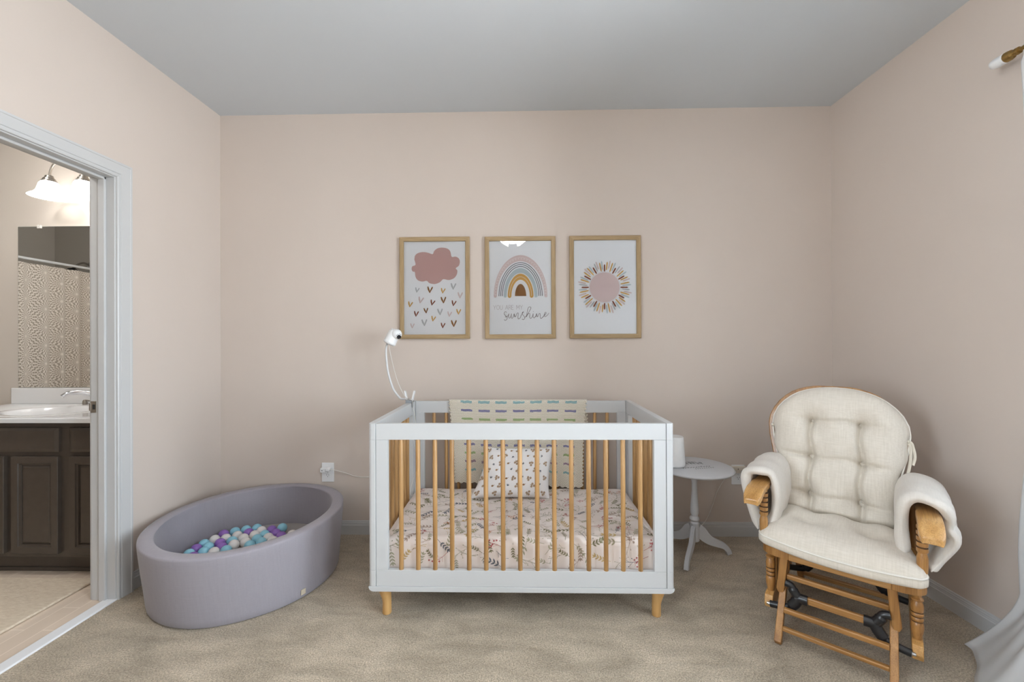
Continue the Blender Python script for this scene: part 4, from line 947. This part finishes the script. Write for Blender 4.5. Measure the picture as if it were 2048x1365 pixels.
for P in polys: b.add([ts(*q) for q in P], [list(range(len(P)))], 1)
b.build('table_top', [M['table'], M['ink']], tb, O_, smooth=40, recalc=False)
b = MB(); b.lathe([(0.034, TZ - 0.020), (0.034, TZ - 0.030), (0.021, TZ - 0.036), (0.019, TZ - 0.050), (0.0275, TZ - 0.057), (0.0285, TZ - 0.067), (0.019, TZ - 0.078), (0.0148, TZ - 0.095), (0.0155, TZ - 0.14), (0.0195, TZ - 0.20), (0.0228, TZ - 0.245), (0.0225, TZ - 0.27), (0.0165, TZ - 0.288), (0.026, TZ - 0.298), (0.0275, TZ - 0.308), (0.0195, TZ - 0.320), (0.0255, TZ - 0.328), (0.0260, TZ - 0.43), (0.019, TZ - 0.436)][::-1], (TX, TY, 0), 2, 28); b.build('pedestal', M['table'], tb, O_, smooth=35)
for a in (math.radians(3), math.radians(123), math.radians(236)):
    cl = [(0.014, 0.150), (0.034, 0.138), (0.058, 0.112), (0.090, 0.088), (0.132, 0.070), (0.170, 0.054), (0.194, 0.030), (0.203, 0.006)]; hw = [0.036, 0.034, 0.030, 0.024, 0.019, 0.016, 0.014, 0.014]
    up = []; lo = []
    P = catmull([(p[0], p[1], 0) for p in cl], 5); hh = [lerp_tab([(i / 7, q) for i, q in enumerate(hw)], i / (len(P) - 1)) for i in range(len(P))]
    for i, p in enumerate(P):
        t = (P[min(i + 1, len(P) - 1)] - P[max(i - 1, 0)]).normalized(); nn = Vector((-t.y, t.x, 0)); up.append(p + nn * hh[i]); lo.append(p - nn * hh[i])
    m = MB(); ca, sa = math.cos(a), math.sin(a)
    prof = [(-0.0115, 0.85), (-0.0115, 0.9), (-0.0105, 1.0), (-0.0065, 1.0), (-0.0055, 0.93), (-0.004, 0.93), (-0.003, 1.0), (0.003, 1.0), (0.004, 0.93), (0.0055, 0.93), (0.0065, 1.0), (0.0105, 1.0), (0.0115, 0.9), (0.0115, -1.0), (-0.0115, -1.0)]
    vs = []
    for i in range(len(P)):
        for (w_, f) in prof:
            q = P[i] + (up[i] - P[i]) * f if f > 0 else lo[i]
            r_, z_ = q.x, max(0.002, q.y); vs.append((TX + r_ * ca - w_ * sa, TY + r_ * sa + w_ * ca, z_))
    k = len(prof); m.add(vs, [[i * k + j, i * k + (j + 1) % k, (i + 1) * k + (j + 1) % k, (i + 1) * k + j] for i in range(len(P) - 1) for j in range(k)] + [list(range(k)), list(range((len(P) - 1) * k, len(P) * k))])
    m.build('leg', M['table'], tb, O_, smooth=30)
dv = thing('sound_machine', 'white tapered cylinder standing on the grey side table behind the crib', 'device', (2.862, -0.265, TZ)); O_ = (2.862, -0.265, TZ)
b = MB(); b.lathe([(0.030, 0.0012), (0.048, 0.003), (0.0545, 0.010), (0.056, 0.020), (0.054, 0.05), (0.0465, 0.168), (0.0455, 0.172)], (2.862, -0.265, TZ), 2, 36, cap=False); b.build('body', M['white_plastic'], dv, O_, smooth=50)
b = MB(); b.lathe([(0.0452, 0.1715), (0.0440, 0.174), (0.0425, 0.1725), (0.030, 0.1725), (0.001, 0.1728)], (2.862, -0.265, TZ), 2, 36, cap=True); b.build('lid', M['white_plastic'], dv, O_, smooth=50)

# ------------------------------------------------------------------ glider chair (local frame: x across, -y front)
gl = thing('glider_chair', 'golden oak glider rocking chair with cream tufted cushions in the corner', 'rocking chair', (3.400, -0.800, 0), -math.radians(40.5))
# seat frame: front board with darker curved corner blocks, side boards, back board
def corner_block(sx):
    m = MB(); x0_, x1_ = (-0.250, -0.146) if sx < 0 else (0.177, 0.275)
    xo, xi = (x0_, x1_) if sx < 0 else (x1_, x0_)
    P = [(xi, -0.302)] + [(xo - sx * 0.075 * (1 - math.sin(t)), -0.302 + 0.055 * (1 - math.cos(t))) for t in [PI / 2 * k / 7 for k in range(8)]] + [(xo, -0.205), (xi, -0.205)]
    m.prism(P, (0.320, 0.358), 2); return m
b = MB(); b.box((-0.146, -0.302, 0.319), (0.177, -0.255, 0.358)); sf = b.build('seat_frame', M['oak_x'], gl, bevel=0.003)
for sx in (-1, 1): corner_block(sx).build('corner_block', M['oak'], sf, bevel=0.003)
for x0_, x1_ in ((-0.250, -0.195), (0.222, 0.275)):
    b = MB(); b.box((x0_, -0.205, 0.326), (x1_, 0.155, 0.358)); b.build('side_board', M['oak_y'], sf, bevel=0.003)
b = MB(); b.box((-0.195, 0.11, 0.326), (0.222, 0.155, 0.358)); b.build('back_board', M['oak_x'], sf, bevel=0.003)
b = MB()
for k in range(4): b.box((-0.20, -0.19 + k * 0.075, 0.340), (0.225, -0.15 + k * 0.075, 0.356))
b.build('seat_slat', M['oak_x'], sf, bevel=0.002)
def post_prof(z0, z1, up):
    Hh = z1 - z0
    if up:   # short post above the seat: rings near the top
        pr = [(0.010, 0.0), (0.012, 0.06), (0.0165, 0.30), (0.0165, 0.42), (0.0125, 0.50)]
        for k in range(5): t = 0.52 + k * 0.088; pr += [(0.0165, t, 0), (0.0172, t + 0.03, 0), (0.0165, t + 0.060, 1), (0.0130, t + 0.064, 1), (0.0130, t + 0.080, 0)]
        pr += [(0.015, 0.97), (0.015, 1.0)]
    else:
        pr = [(0.0125, 0.0), (0.0135, 0.05), (0.0185, 0.20), (0.0190, 0.30), (0.0165, 0.36, 1), (0.0145, 0.37, 1), (0.0175, 0.385, 0), (0.0185, 0.42, 0), (0.0165, 0.455, 1), (0.0145, 0.465, 1), (0.0175, 0.48, 0), (0.0190, 0.51, 0), (0.0170, 0.545, 1), (0.0145, 0.555, 1), (0.0175, 0.57, 0), (0.0190, 0.66), (0.0175, 0.72), (0.0135, 0.78), (0.0185, 0.80), (0.0185, 0.83), (0.0125, 0.86), (0.0140, 0.92), (0.0175, 0.99), (0.0175, 1.0)]
    return [(p[0], z0 + Hh * p[1]) + tuple(p[2:]) for p in pr]
for x in (-0.222, 0.248):
    b = MB(); b.lathe(post_prof(0.358, 0.592, True), (x - 0.020 if x < 0 else x + 0.014, -0.272, 0), 2, 20); b.build('arm_post', [M['oak'], M['groove']], gl, smooth=40)
    b = MB(); b.lathe(post_prof(0.142, 0.326, False), (x, -0.245, 0), 2, 20); b.build('lower_post', [M['oak'], M['groove']], gl, smooth=40)
    b = MB()
    P = [(-0.292, 0.105), (-0.284, 0.086), (-0.262, 0.076), (0.17, 0.080), (0.19, 0.095), (0.19, 0.135), (0.175, 0.143), (-0.262, 0.145), (-0.284, 0.138)]
    b.prism(P, (x - 0.0160, x + 0.0160), 0); b.build('side_rail', M['oak_y'], gl, bevel=0.003)
    for k in range(5):
        m = MB(); m.box((x - 0.006, -0.195 + k * 0.062, 0.140), (x + 0.006, -0.167 + k * 0.062, 0.328)); m.build('side_slat', M['oak'], gl, bevel=0.002)
    m = MB(); m.lathe([(0.015, 0.140), (0.015, 0.328)], (x, 0.165, 0), 2, 16); m.build('lower_post', [M['oak'], M['groove']], gl, smooth=40)
    m = MB(); m.lathe([(0.014, 0.358), (0.014, 0.598)], (x, 0.10, 0), 2, 16); m.build('arm_post', [M['oak'], M['groove']], gl, smooth=40)
# arms: flat boards that droop at the nose
for cx, lean in ((-0.262, -0.10), (0.279, 0.10)):
    b = MB(); n = 14; w = 0.031
    def arm_pt(u, v):
        t = v; y = 0.14 - 0.535 * t
        z = 0.612 - 0.040 * ss(-0.30, -0.41, y) * 1.0 if False else 0.612 - (0.036 * max(0, (-0.30 - y) / 0.095) ** 1.6 if y < -0.30 else 0)
        ww = w + (0.004 if y < -0.2 else 0); f = 1.0
        if t > 0.93: f = 1 - 0.25 * ((t - 0.93) / 0.07) ** 2
        x = cx + (u * 2 - 1) * ww * f + lean * 0.12 * max(0, -y - 0.1)
        return x, y, z - 0.004 * (2 * u - 1) ** 4
    b.grid(lambda u, v: arm_pt(u, v), 8, 40); b.grid(lambda u, v: (arm_pt(u, v)[0], arm_pt(u, v)[1], arm_pt(u, v)[2] - 0.024), 8, 40, flip=True)
    for u in (0, 1): b.grid(lambda a, v: (arm_pt(u, v)[0], arm_pt(u, v)[1], arm_pt(u, v)[2] - 0.024 * a), 1, 40)
    for v in (0, 1): b.grid(lambda u, a: (arm_pt(u, v)[0], arm_pt(u, v)[1], arm_pt(u, v)[2] - 0.024 * a), 8, 1)
    b.build('armrest', M['oak_y'], gl, smooth=40, merge=1e-5, bevel=0.004, seg=3)
# padded arm sleeves, an upside-down U wrapped round each arm
def sleeve(path, y0, y1, th, ripple, name='arm_sleeve', flare=None):
    P = [(p.x, p.y) for p in catmull([(x, z, 0) for x, z in path], 6)]; n = len(P); nrm = []
    for i in range(n):
        t = Vector((P[min(i + 1, n - 1)][0] - P[max(i - 1, 0)][0], P[min(i + 1, n - 1)][1] - P[max(i - 1, 0)][1])).normalized(); nrm.append((-t.y, t.x))
    m = MB(); ny = 26; full = [(i, 1) for i in range(n)] + [(i, 0) for i in range(n)][::-1]; k = len(full)
    def pt(j, v):
        i, out = full[j]; f = i / (n - 1); endr = 1 - 0.85 * (max(0, abs(2 * v - 1) - 0.86) / 0.14) ** 2 - 0.6 * (max(0, abs(2 * f - 1) - 0.93) / 0.07) ** 2
        y = y0 + (y1 - y0) * v + 0.010 * math.sin(f * 9 + 1) * (1 - v) + 0.006 * math.sin(f * 23) * (1 - v)
        puff = 1 + ripple * math.sin(v * 17 + f * 5) * 0.12 + 0.10 * math.sin(f * 26 + v * 3) * (1 - v) ** 2
        d = th * (0.5 if out else -0.5) * max(0.12, endr) * puff
        x, z = P[i][0] + nrm[i][0] * d, P[i][1] + nrm[i][1] * d
        if flare: x, z = flare(x, z, f, v)
        return (x, y, z)
    vs = [pt(j, v / ny) for v in range(ny + 1) for j in range(k)]
    m.add(vs, [[v * k + j, v * k + (j + 1) % k, (v + 1) * k + (j + 1) % k, (v + 1) * k + j] for v in range(ny) for j in range(k)])
    for v in (0, ny):
        for i in range(n - 1): m.add([vs[v * k + i], vs[v * k + i + 1], vs[v * k + k - 2 - i], vs[v * k + k - 1 - i]], [(0, 1, 2, 3)])
    return m.build(name, M['sleeve'], gl, smooth=70, merge=1e-5)
sleeve([(-0.272, 0.395), (-0.300, 0.48), (-0.318, 0.56), (-0.322, 0.625), (-0.300, 0.652), (-0.262, 0.660), (-0.226, 0.650), (-0.207, 0.61), (-0.203, 0.54), (-0.212, 0.47), (-0.225, 0.425)], -0.245, 0.12, 0.040, 1.0)
sleeve([(0.215, 0.435), (0.208, 0.50), (0.208, 0.57), (0.215, 0.63), (0.243, 0.659), (0.285, 0.657), (0.320, 0.638), (0.336, 0.602), (0.332, 0.560), (0.348, 0.528), (0.330, 0.478), (0.303, 0.430), (0.285, 0.408)], -0.245, 0.12, 0.038, 1.0)
# seat cushion
def seat_plan(u, v):
    a, c = 2 * u - 1, v      # c: 0 front, 1 back
    hw = 0.272 + (0.222 - 0.272) * c; cx = 0.010 - 0.024 * c
    yf = -0.322 - 0.020 * (1 - a * a) - 0.012 * a; yb = 0.085
    rx = 1 - 0.10 * (max(0, abs(2 * c - 1) - 0.75) / 0.25) ** 2.5
    return cx + a * hw * rx, yf + (yb - yf) * c
def seat_top(u, v):
    x, y = seat_plan(u, v); a, c = 2 * u - 1, 2 * v - 1
    e = max(0, (1 - abs(a) ** 5) * (1 - abs(c) ** 5)) ** 0.6
    z = 0.402 - 0.012 * (1 - a * a) * ss(0.2, -1, c) + 0.066 * e
    for tx, ty in ((-0.092, -0.135), (0.112, -0.135), (-0.07, 0.03), (0.085, 0.03)):
        d2 = (x - tx) ** 2 + (y - ty) ** 2; z -= 0.026 * math.exp(-d2 / (2 * 0.040 ** 2)) + 0.006 * math.exp(-d2 / (2 * 0.016 ** 2))
    z += 0.0035 * math.sin(a * 9 + c * 4) * e
    return x, y, z
b = MB(); b.grid(seat_top, 56, 44)
def edge_pts(n=56):
    E = [(k / n, 0) for k in range(n)] + [(1, k / n) for k in range(n)] + [(1 - k / n, 1) for k in range(n)] + [(0, 1 - k / n) for k in range(n)]; return E
E = edge_pts(); ne = len(E); rings = []
for dz, s_ in ((0, 0), (-0.012, 0.004), (-0.030, 0.003), (-0.038, -0.006)):
    R_ = []
    for (u, v) in E:
        x, y, z = seat_top(u, v); d = Vector((x - 0.0, y + 0.12)); d.normalize(); R_.append((x + d.x * s_, y + d.y * s_, z + dz))
    rings.append(R_)
b.add([p for r in rings for p in r], [[r * ne + k, r * ne + (k + 1) % ne, (r + 1) * ne + (k + 1) % ne, (r + 1) * ne + k] for r in range(3) for k in range(ne)] + [[3 * ne + k for k in range(ne)]])
sc2 = b.build('seat_cushion', M['cushion'], gl, smooth=60, merge=1e-5)
b = MB(); P = [(0, 1 - k / 30) for k in range(30)] + [(k / 60, 0) for k in range(60)] + [(1, k / 30) for k in range(31)]
b.tube([Vector(seat_top(u, v)) + Vector((0, -0.002 if v == 0 else 0, -0.001)) for u, v in P], 0.0042, 8); b.build('piping', M['piping'], sc2, smooth=60)
# back: lean axis in the local y-z plane
B0 = Vector((-0.026, 0.075, 0.43)); BU = Vector((0, 0.125, 0.58)).normalized(); BN = Vector((0, -BU.z, BU.y))   # BN points to the front
HW = [(0.40, 0.205), (0.43, 0.212), (0.55, 0.217), (0.62, 0.226), (0.70, 0.243), (0.76, 0.256), (0.82, 0.262), (0.86, 0.257), (0.90, 0.240), (0.93, 0.218), (0.96, 0.186), (0.98, 0.155), (0.995, 0.118), (1.005, 0.080), (1.010, 0.045), (1.012, 0.0)]
def bw(z): return lerp_tab(HW, z)
def bpt(x, z, d): s_ = (z - B0.z) / BU.z; p = B0 + BU * s_ + BN * d; return Vector((p.x + x + (0.007 if d > -0.009 else -0.006), p.y, p.z))
ZB, ZT2 = 0.415, 1.012
tufts = [(sx * 0.094, z) for sx in (-1, 1) for z in (0.850, 0.677, 0.505)]
def zmap(v): return ZB + (ZT2 - ZB) * math.sin(v * PI / 2) ** 0.9 if False else ZB + (ZT2 - ZB) * (1 - (1 - v) ** 1.6)
def bc_front(u, v):
    a = 2 * u - 1; z = zmap(v); w = bw(z); x = a * w
    sc_e = 0.006 * math.sin(z * 46) * ss(0.86, 0.80, z) if z < 0.86 else 0
    x += sc_e * a * abs(a)
    dz = min(1, (ZT2 - z) / 0.16); db = min(1, (z - ZB) / 0.05 + 0.35)
    e = max(0, 1 - abs(a) ** 4) ** 0.55 * max(0.0, 1 - (1 - dz) ** 2) ** 0.5 * db
    d = 0.006 + 0.074 * e
    for tx, tz in tufts:
        r2 = (x - tx) ** 2 + (z - tz) ** 2; d -= (0.040 * math.exp(-r2 / (2 * 0.036 ** 2)) + 0.022 * math.exp(-r2 / (2 * 0.012 ** 2))) * e
    for tx in (-0.094, 0.094):     # vertical creases between tufts and down
        if 0.42 < z < 0.86: d -= 0.030 * math.exp(-(x - tx - 0.006 * math.sin(z * 30)) ** 2 / (2 * 0.0078 ** 2)) * e * ss(0.87, 0.84, z)
    for tz in (0.850, 0.677, 0.505):   # horizontal creases
        sl = (-0.03 if tz < 0.8 else 0.0) * (abs(x) - 0.094) * (1 if x < 0 else 1)
        fade = 0.55 if abs(x) < 0.094 else 0.9 * ss(0.25, 0.12, abs(x)) * (0.35 if tz > 0.8 else 1)
        off = 0.014 * ss(0.10, 0.24, -x) + 0.0 - 0.020 * ss(0.10, 0.24, x)
        d -= 0.027 * fade * math.exp(-(z - tz - off - 0.004 * math.sin(x * 40)) ** 2 / (2 * 0.0068 ** 2)) * e
    d += 0.003 * math.sin(x * 31 + z * 17) * e
    return tuple(bpt(x, z, d))
def bc_back(u, v):
    a = 2 * u - 1; z = zmap(v); x = a * bw(z)
    if z < 0.86: x += 0.006 * math.sin(z * 46) * ss(0.86, 0.80, z) * a * abs(a)
    return tuple(bpt(x, z, 0.006 - 0.0145 * max(0, 1 - a ** 4) ** 0.5))
b = MB(); b.grid(bc_front, 110, 130); b.grid(bc_back, 110, 40, flip=True)
b.grid(lambda u, a: tuple(Vector(bc_front(u, 0)) * (1 - a) + Vector(bc_back(u, 0)) * a), 110, 2)
bcsh = b.build('back_cushion', M['cushion'], gl, smooth=75, merge=1e-5)
b = MB(); pts = [(-1, zmap(k / 40)) for k in range(40)] + [(1, zmap(1 - k / 40)) for k in range(41)]
b.tube([bpt(s_ * bw(z) * 1.0, z, 0.008) for s_, z in pts if z > 0.60], 0.0036, 8); b.build('piping', M['piping'], bcsh, smooth=60)
# wooden back frame
arcp = [(-1, z) for z in [0.345 + 0.045 * k for k in range(15)] if z < 0.96] ; zz = [0.345, 0.40, 0.46, 0.52, 0.58, 0.64, 0.70, 0.76, 0.82, 0.86, 0.90, 0.93, 0.955, 0.975, 0.99, 1.000, 1.006, 1.009]
def fr_pt(s_, z, r, d): return bpt(s_ * (bw(z) + r), z + (0.010 + r * 0.35) * ss(0.88, 1.0, z), d)
chain = [(-1, z) for z in zz] + [(1, z) for z in zz[::-1]]
b = MB(); vs = []
for s_, z in chain:
    for r, d in ((0.010, -0.030), (0.010, -0.010), (-0.030, -0.010), (-0.030, -0.030)):
        p = fr_pt(s_, z, r, d)
        if z > 0.99 and r < 0: p = p - BU * 0.026
        vs.append(p)
n_ = len(chain); b.add([tuple(p) for p in vs], [[i * 4 + k, i * 4 + (k + 1) % 4, (i + 1) * 4 + (k + 1) % 4, (i + 1) * 4 + k] for i in range(n_ - 1) for k in range(4)] + [[0, 1, 2, 3], [n_ * 4 - 4, n_ * 4 - 3, n_ * 4 - 2, n_ * 4 - 1]])
bf = b.build('back_frame', M['oak'], gl, bevel=0.004)
for k in range(5):
    x = -0.14 + 0.07 * k; m = MB(); zt_ = 0.975 if abs(x) < 0.1 else 0.93
    p0, p1_ = bpt(x, 0.35, -0.020), bpt(x, zt_, -0.020); m.add([tuple(p0 + Vector((sx * 0.014, sy * 0.005, 0))) for sx, sy in ((-1, -1), (1, -1), (1, 1), (-1, 1))] + [tuple(p1_ + Vector((sx * 0.014, sy * 0.005, 0))) for sx, sy in ((-1, -1), (1, -1), (1, 1), (-1, 1))], [(0, 1, 2, 3), (4, 5, 6, 7), (0, 1, 5, 4), (1, 2, 6, 5), (2, 3, 7, 6), (3, 0, 4, 7)]); m.build('slat', M['oak'], bf)
# ribbon ties
for pts in ([(0.235, 0.800), (0.262, 0.795), (0.270, 0.772), (0.275, 0.735), (0.268, 0.700)], [(0.240, 0.800), (0.258, 0.785), (0.262, 0.74), (0.257, 0.69), (0.250, 0.655)]):
    b = MB(); b.tube([bpt(x, z, 0.012) for x, z in [(p.x, p.y) for p in catmull([(x, z, 0) for x, z in pts], 5)]], 0.0055, 8, flat=0.25); b.build('ribbon_tie', M['ribbon'], bcsh, smooth=60)
b = MB(); b.sphere(bpt(0.252, 0.797, 0.012), 0.009, 12, sc=(1, 1, 1)); b.sphere(bpt(-0.262, 0.808, 0.012), 0.008, 12); b.build('ribbon_knot', M['ribbon'], bcsh, smooth=80)
# base: two A-shaped legs, rungs, hanging links and black pivots
for x, s_ in ((-0.172, -1), (0.184, 1)):
    for (ya, yb) in ((-0.375, -0.165), (0.230, 0.050)):
        b = MB(); dx = (yb - ya); w = 0.021
        P = [(ya - w, 0.018), (ya - w + 0.012, 0.001), (ya + w * 0.7, 0.001), (ya + w, 0.012), (yb + w, 0.285), (yb - w, 0.285)]
        b.prism(P, (x - 0.0125, x + 0.0125), 0); b.build('base_leg', M['oak'], gl, bevel=0.003)
    b = MB(); b.box((x - 0.012, -0.19, 0.262), (x + 0.012, 0.09, 0.292)); b.build('base_rail', M['oak_y'], gl, bevel=0.003)
    # hanging link boards
    for (y_, zt_, xb2) in ((-0.262, 0.326, x), (0.085, 0.326, x)):
        xo = xb2 - s_ * 0.006; xl = xb2 + s_ * 0.008
        b = MB(); P = [(xo - 0.0145, 0.322), (xo + 0.0145, 0.322), (xl + 0.0145, 0.178), (xl + 0.008, 0.162), (xl - 0.008, 0.162), (xl - 0.0145, 0.178)]
        b.prism(P, (y_ - 0.018, y_ + 0.018), 1); b.build('hanging_link', M['oak'], gl, bevel=0.003)
for (y_, xa_, xb2, za, zb) in ((-0.352, -0.160, 0.172, 0.055, 0.008), (-0.325, -0.160, 0.172, 0.119, 0.010), (-0.255, -0.160, 0.172, 0.232, 0.010), (0.200, -0.160, 0.172, 0.062, 0.010), (0.14, -0.160, 0.172, 0.17, 0.010)):
    b = MB(); b.box((xa_, y_ - 0.010, za - zb), (xb2, y_ + 0.010, za + zb)); b.build('rung', M['oak_x'], gl, bevel=0.004, seg=3)
for y_ in (-0.290, 0.115):
    b = MB(); b.box((-0.100, y_ - 0.008, 0.158), (0.116, y_ + 0.008, 0.186)); b.build('swing_bar', M['oak_x'], gl, bevel=0.004)
    for sx, xc_ in ((-1, -0.103), (1, 0.119)):
        b = MB(); q = lambda dx, z: (xc_ + sx * dx, y_ - 0.004, z)
        b.tube([q(-0.022, 0.172), q(0.006, 0.172), q(0.020, 0.168)], [0.021, 0.021, 0.020], 10, flat=0.8)
        b.tube(catmull([q(0.012, 0.175), q(0.026, 0.195), q(0.034, 0.214), q(0.056, 0.220)], 5), [0.019] * 8 + [0.015] * 8, 10, flat=0.85)
        b.tube(catmull([q(0.010, 0.168), q(0.026, 0.140), q(0.045, 0.122), q(0.085, 0.112), q(0.112, 0.108)], 5), [0.021] * 9 + [0.0145] * 12, 10, flat=0.8)
        b.build('pivot_bracket', M['black_plastic'], gl, smooth=50)
        m = MB(); m.lathe([(0.006, 0), (0.006, sx * 0.012)], q(0.112, 0.108), 0, 12); m.build('pivot_bolt', M['steel'], gl, smooth=50)

# ------------------------------------------------------------------ curtain and rod
RXc, RZ = 3.868, 2.347
cr = thing('curtain_rod', 'antique brass curtain rod with a white glass finial on the window wall', 'curtain rod', (W, -1.8, RZ)); O_ = (W, -1.8, RZ)
b = MB(); b.tube([(RXc, -1.098, RZ), (RXc, -2.62, RZ)], 0.008, 12); b.build('rod', M['brass'], cr, O_, smooth=60)
b = MB(); b.lathe([(0.006, -1.102), (0.013, -1.100), (0.014, -1.090), (0.009, -1.084), (0.010, -1.080), (0.017, -1.076), (0.0195, -1.066), (0.0195, -1.056), (0.014, -1.050)], (RXc, 0, RZ), 1, 20); b.build('finial_collar', M['brass'], cr, O_, smooth=40)
b = MB(); b.lathe([(0.012, -1.055), (0.0195, -1.050), (0.0195, -1.018), (0.017, -1.008), (0.010, -1.002), (0.001, -1.0)], (RXc, 0, RZ), 1, 24); b.build('finial', M['white_plastic'], cr, O_, smooth=50)
b = MB(); b.tube([(W - 0.001, -1.135, RZ - 0.0), (RXc, -1.135, RZ - 0.004)], 0.006, 10); b.lathe([(0.024, 0.0), (0.022, -0.006)], (W, -1.135, RZ), 0, 18); b.build('bracket', M['brass'], cr, O_, smooth=50)
b = MB()
def curt(u, v):
    """u along the rod away from the corner, v down"""
    y0 = -1.111 - 0.60 * u; z = RZ + 0.012 - (RZ + 0.002) * v
    low = ss(0.50, 0.05, z)
    ph = 2 * PI * u * 7.5; amp = (0.014 + 0.020 * ss(0, 0.3, v)) * ss(0, 0.06, u) * (1 - 0.93 * low)
    x = RXc + 0.030 * ss(0.0, 0.4, v) * (1 - ss(0, 0.3, u) * 0.6) + amp * math.sin(ph)
    y = y0 + 0.010 * math.cos(ph * 0.7) * (v > 0.02) * (1 - low) + 0.040 * ss(0.45, 0.85, v) * (1 - u) - 0.006 * math.sin(v * 13) * (1 - u) ** 2
    k = 0.165 + 0.26 * ss(0.0, 0.5, u); top = 0.27 + 0.40 * ss(0.0, 0.45, u)
    g = max(0.0, 1 - z / top) ** 1.5
    x -= k * g; y += (0.072 - 0.10 * u) * g
    z = max(z, 0.005) + 0.010 * g * (1 + math.sin(u * 9 + 0.8))
    return (min(x, W - 0.016), y, z)
b.grid(curt, 130, 120)
cu = b.build('sheer_curtain', M['sheer'], None, (RXc, -1.3, 0.0), smooth=75, recalc=False)
tag(cu, 'sheer white curtain with its hem spread out over the carpet by the window', 'curtain')
md = cu.modifiers.new('solid', 'SOLIDIFY'); md.thickness = 0.0008

# ------------------------------------------------------------------ ceiling light reflected in the middle picture
LX, LY = 1.885, -1.965
cl_ = thing('ceiling_light', 'bedroom ceiling light with glowing glass shades, reflected in the rainbow picture', 'ceiling light', (LX, LY, H)); O_ = (LX, LY, H)
b = MB(); b.lathe([(0.07, H - 0.001), (0.068, H - 0.02), (0.05, H - 0.035), (0.012, H - 0.04), (0.012, H - 0.27), (0.04, H - 0.28), (0.05, H - 0.31), (0.03, H - 0.345), (0.005, H - 0.355)][::-1], (LX, LY, 0), 2, 28); b.build('stem', M['nickel'], cl_, O_, smooth=40)
for k in range(3):
    a = PI / 2 + k * 2 * PI / 3; d = Vector((math.cos(a), math.sin(a), 0)); tilt = 0.72
    ax = (d * math.sin(tilt) - Vector((0, 0, 1)) * math.cos(tilt)); c0 = Vector((LX, LY, H - 0.315)) + d * 0.045
    b = MB(); b.tube([Vector((LX, LY, H - 0.30)) + d * 0.02, c0], 0.012, 10); b.build('arm', M['nickel'], cl_, O_, smooth=60)
    prof = [(0.026, 0.0), (0.034, 0.015), (0.042, 0.05), (0.052, 0.085), (0.060, 0.105)]; prof = prof + [(r - 0.003, z) for r, z in prof][::-1]
    b = MB(); b.lathe(prof, c0, 2, 28, cap=False, M4=M4dir(ax)); b.build('lamp_shade', M['lamp_shade'], cl_, O_, smooth=60)

bl_ = thing('bathroom_fill_light', 'unseen round fill light added on the bathroom ceiling above the rug', 'ceiling light', (-0.95, -1.0, H - 0.02)); O_ = (-0.95, -1.0, H - 0.02)  # unseen lamp added to brighten the bathroom floor and cabinet
b = MB(); b.lathe([(0.15, -0.001), (0.15, -0.02), (0.14, -0.024)], O_, 2, 32); b.build('base', M['nickel'], bl_, O_, smooth=40)
b = MB(); b.lathe([(0.14, -0.024), (0.135, -0.05), (0.11, -0.078), (0.06, -0.096), (0.001, -0.102)], O_, 2, 32); b.build('lamp_shade', M['bath_fill_dome'], bl_, O_, smooth=60)

# ------------------------------------------------------------------ daylight
wd = bpy.data.worlds.new('daylight'); S.world = wd; wd.use_nodes = True
nt = wd.node_tree; bg = nt.nodes['Background']
bg.inputs['Strength'].default_value = 18.0
tcw = nt.nodes.new('ShaderNodeTexCoord'); spw = nt.nodes.new('ShaderNodeSeparateXYZ'); nt.links.new(tcw.outputs['Generated'], spw.inputs[0])
mrw = nt.nodes.new('ShaderNodeMapRange'); mrw.inputs['From Min'].default_value = -0.06; mrw.inputs['From Max'].default_value = 0.06; nt.links.new(spw.outputs['Z'], mrw.inputs['Value'])
mxw = nt.nodes.new('ShaderNodeMixRGB'); mxw.inputs[1].default_value = (0.92, 1.0, 1.06, 1); mxw.inputs[2].default_value = (0.78, 0.90, 1.0, 1)
nt.links.new(mrw.outputs[0], mxw.inputs[0]); nt.links.new(mxw.outputs[0], bg.inputs['Color'])
for WX, sg, WY0, WY1 in [(W, 1, *WINS[0]), (W, 1, *WINS[1]), (0, -1, LW0, LW1)]:
    ld_ = bpy.data.lights.new('window_portal', 'AREA'); ld_.shape = 'RECTANGLE'; ld_.size = WY1 - WY0; ld_.size_y = WZ1 - WZ0
    lo = bpy.data.objects.new('window_portal', ld_); C.objects.link(lo); lo.location = (WX + sg * 0.16, (WY0 + WY1) / 2, (WZ0 + WZ1) / 2); lo.rotation_euler = (PI / 2, 0, sg * PI / 2)
    ld_.cycles.is_portal = True

# ------------------------------------------------------------------ camera (calibrated on the room corners)
cam = bpy.data.cameras.new('camera'); co = bpy.data.objects.new('camera', cam); C.objects.link(co)
cam.sensor_width = 36.0; cam.lens = 850.0 / 2048 * 36.0; cam.clip_start = 0.05
yaw, pitch, roll = -0.021119465654678496, 0.002461867263224143, -0.0043463479539042164
fw = Vector((math.sin(yaw) * math.cos(pitch), math.cos(yaw) * math.cos(pitch), math.sin(pitch))); rt = Vector((math.cos(yaw), -math.sin(yaw), 0)); upv = rt.cross(fw)
r2 = rt * math.cos(roll) + upv * math.sin(roll); u2 = -rt * math.sin(roll) + upv * math.cos(roll)
mw = Matrix((r2, u2, -fw)).transposed().to_4x4(); mw.translation = Vector((1.9714883267964038, -2.75, 1.2456808403691186)); co.matrix_world = mw
S.camera = co

S.view_settings.view_transform = 'Standard'; S.view_settings.look = 'None'; S.view_settings.gamma = 1.0; S.view_settings.use_curve_mapping = False
S.view_settings.exposure = 0.25
cy = S.cycles
cy.use_denoising = True
cy.max_bounces = 10; cy.diffuse_bounces = 6; cy.glossy_bounces = 5; cy.transparent_max_bounces = 12; cy.sample_clamp_indirect = 8.0
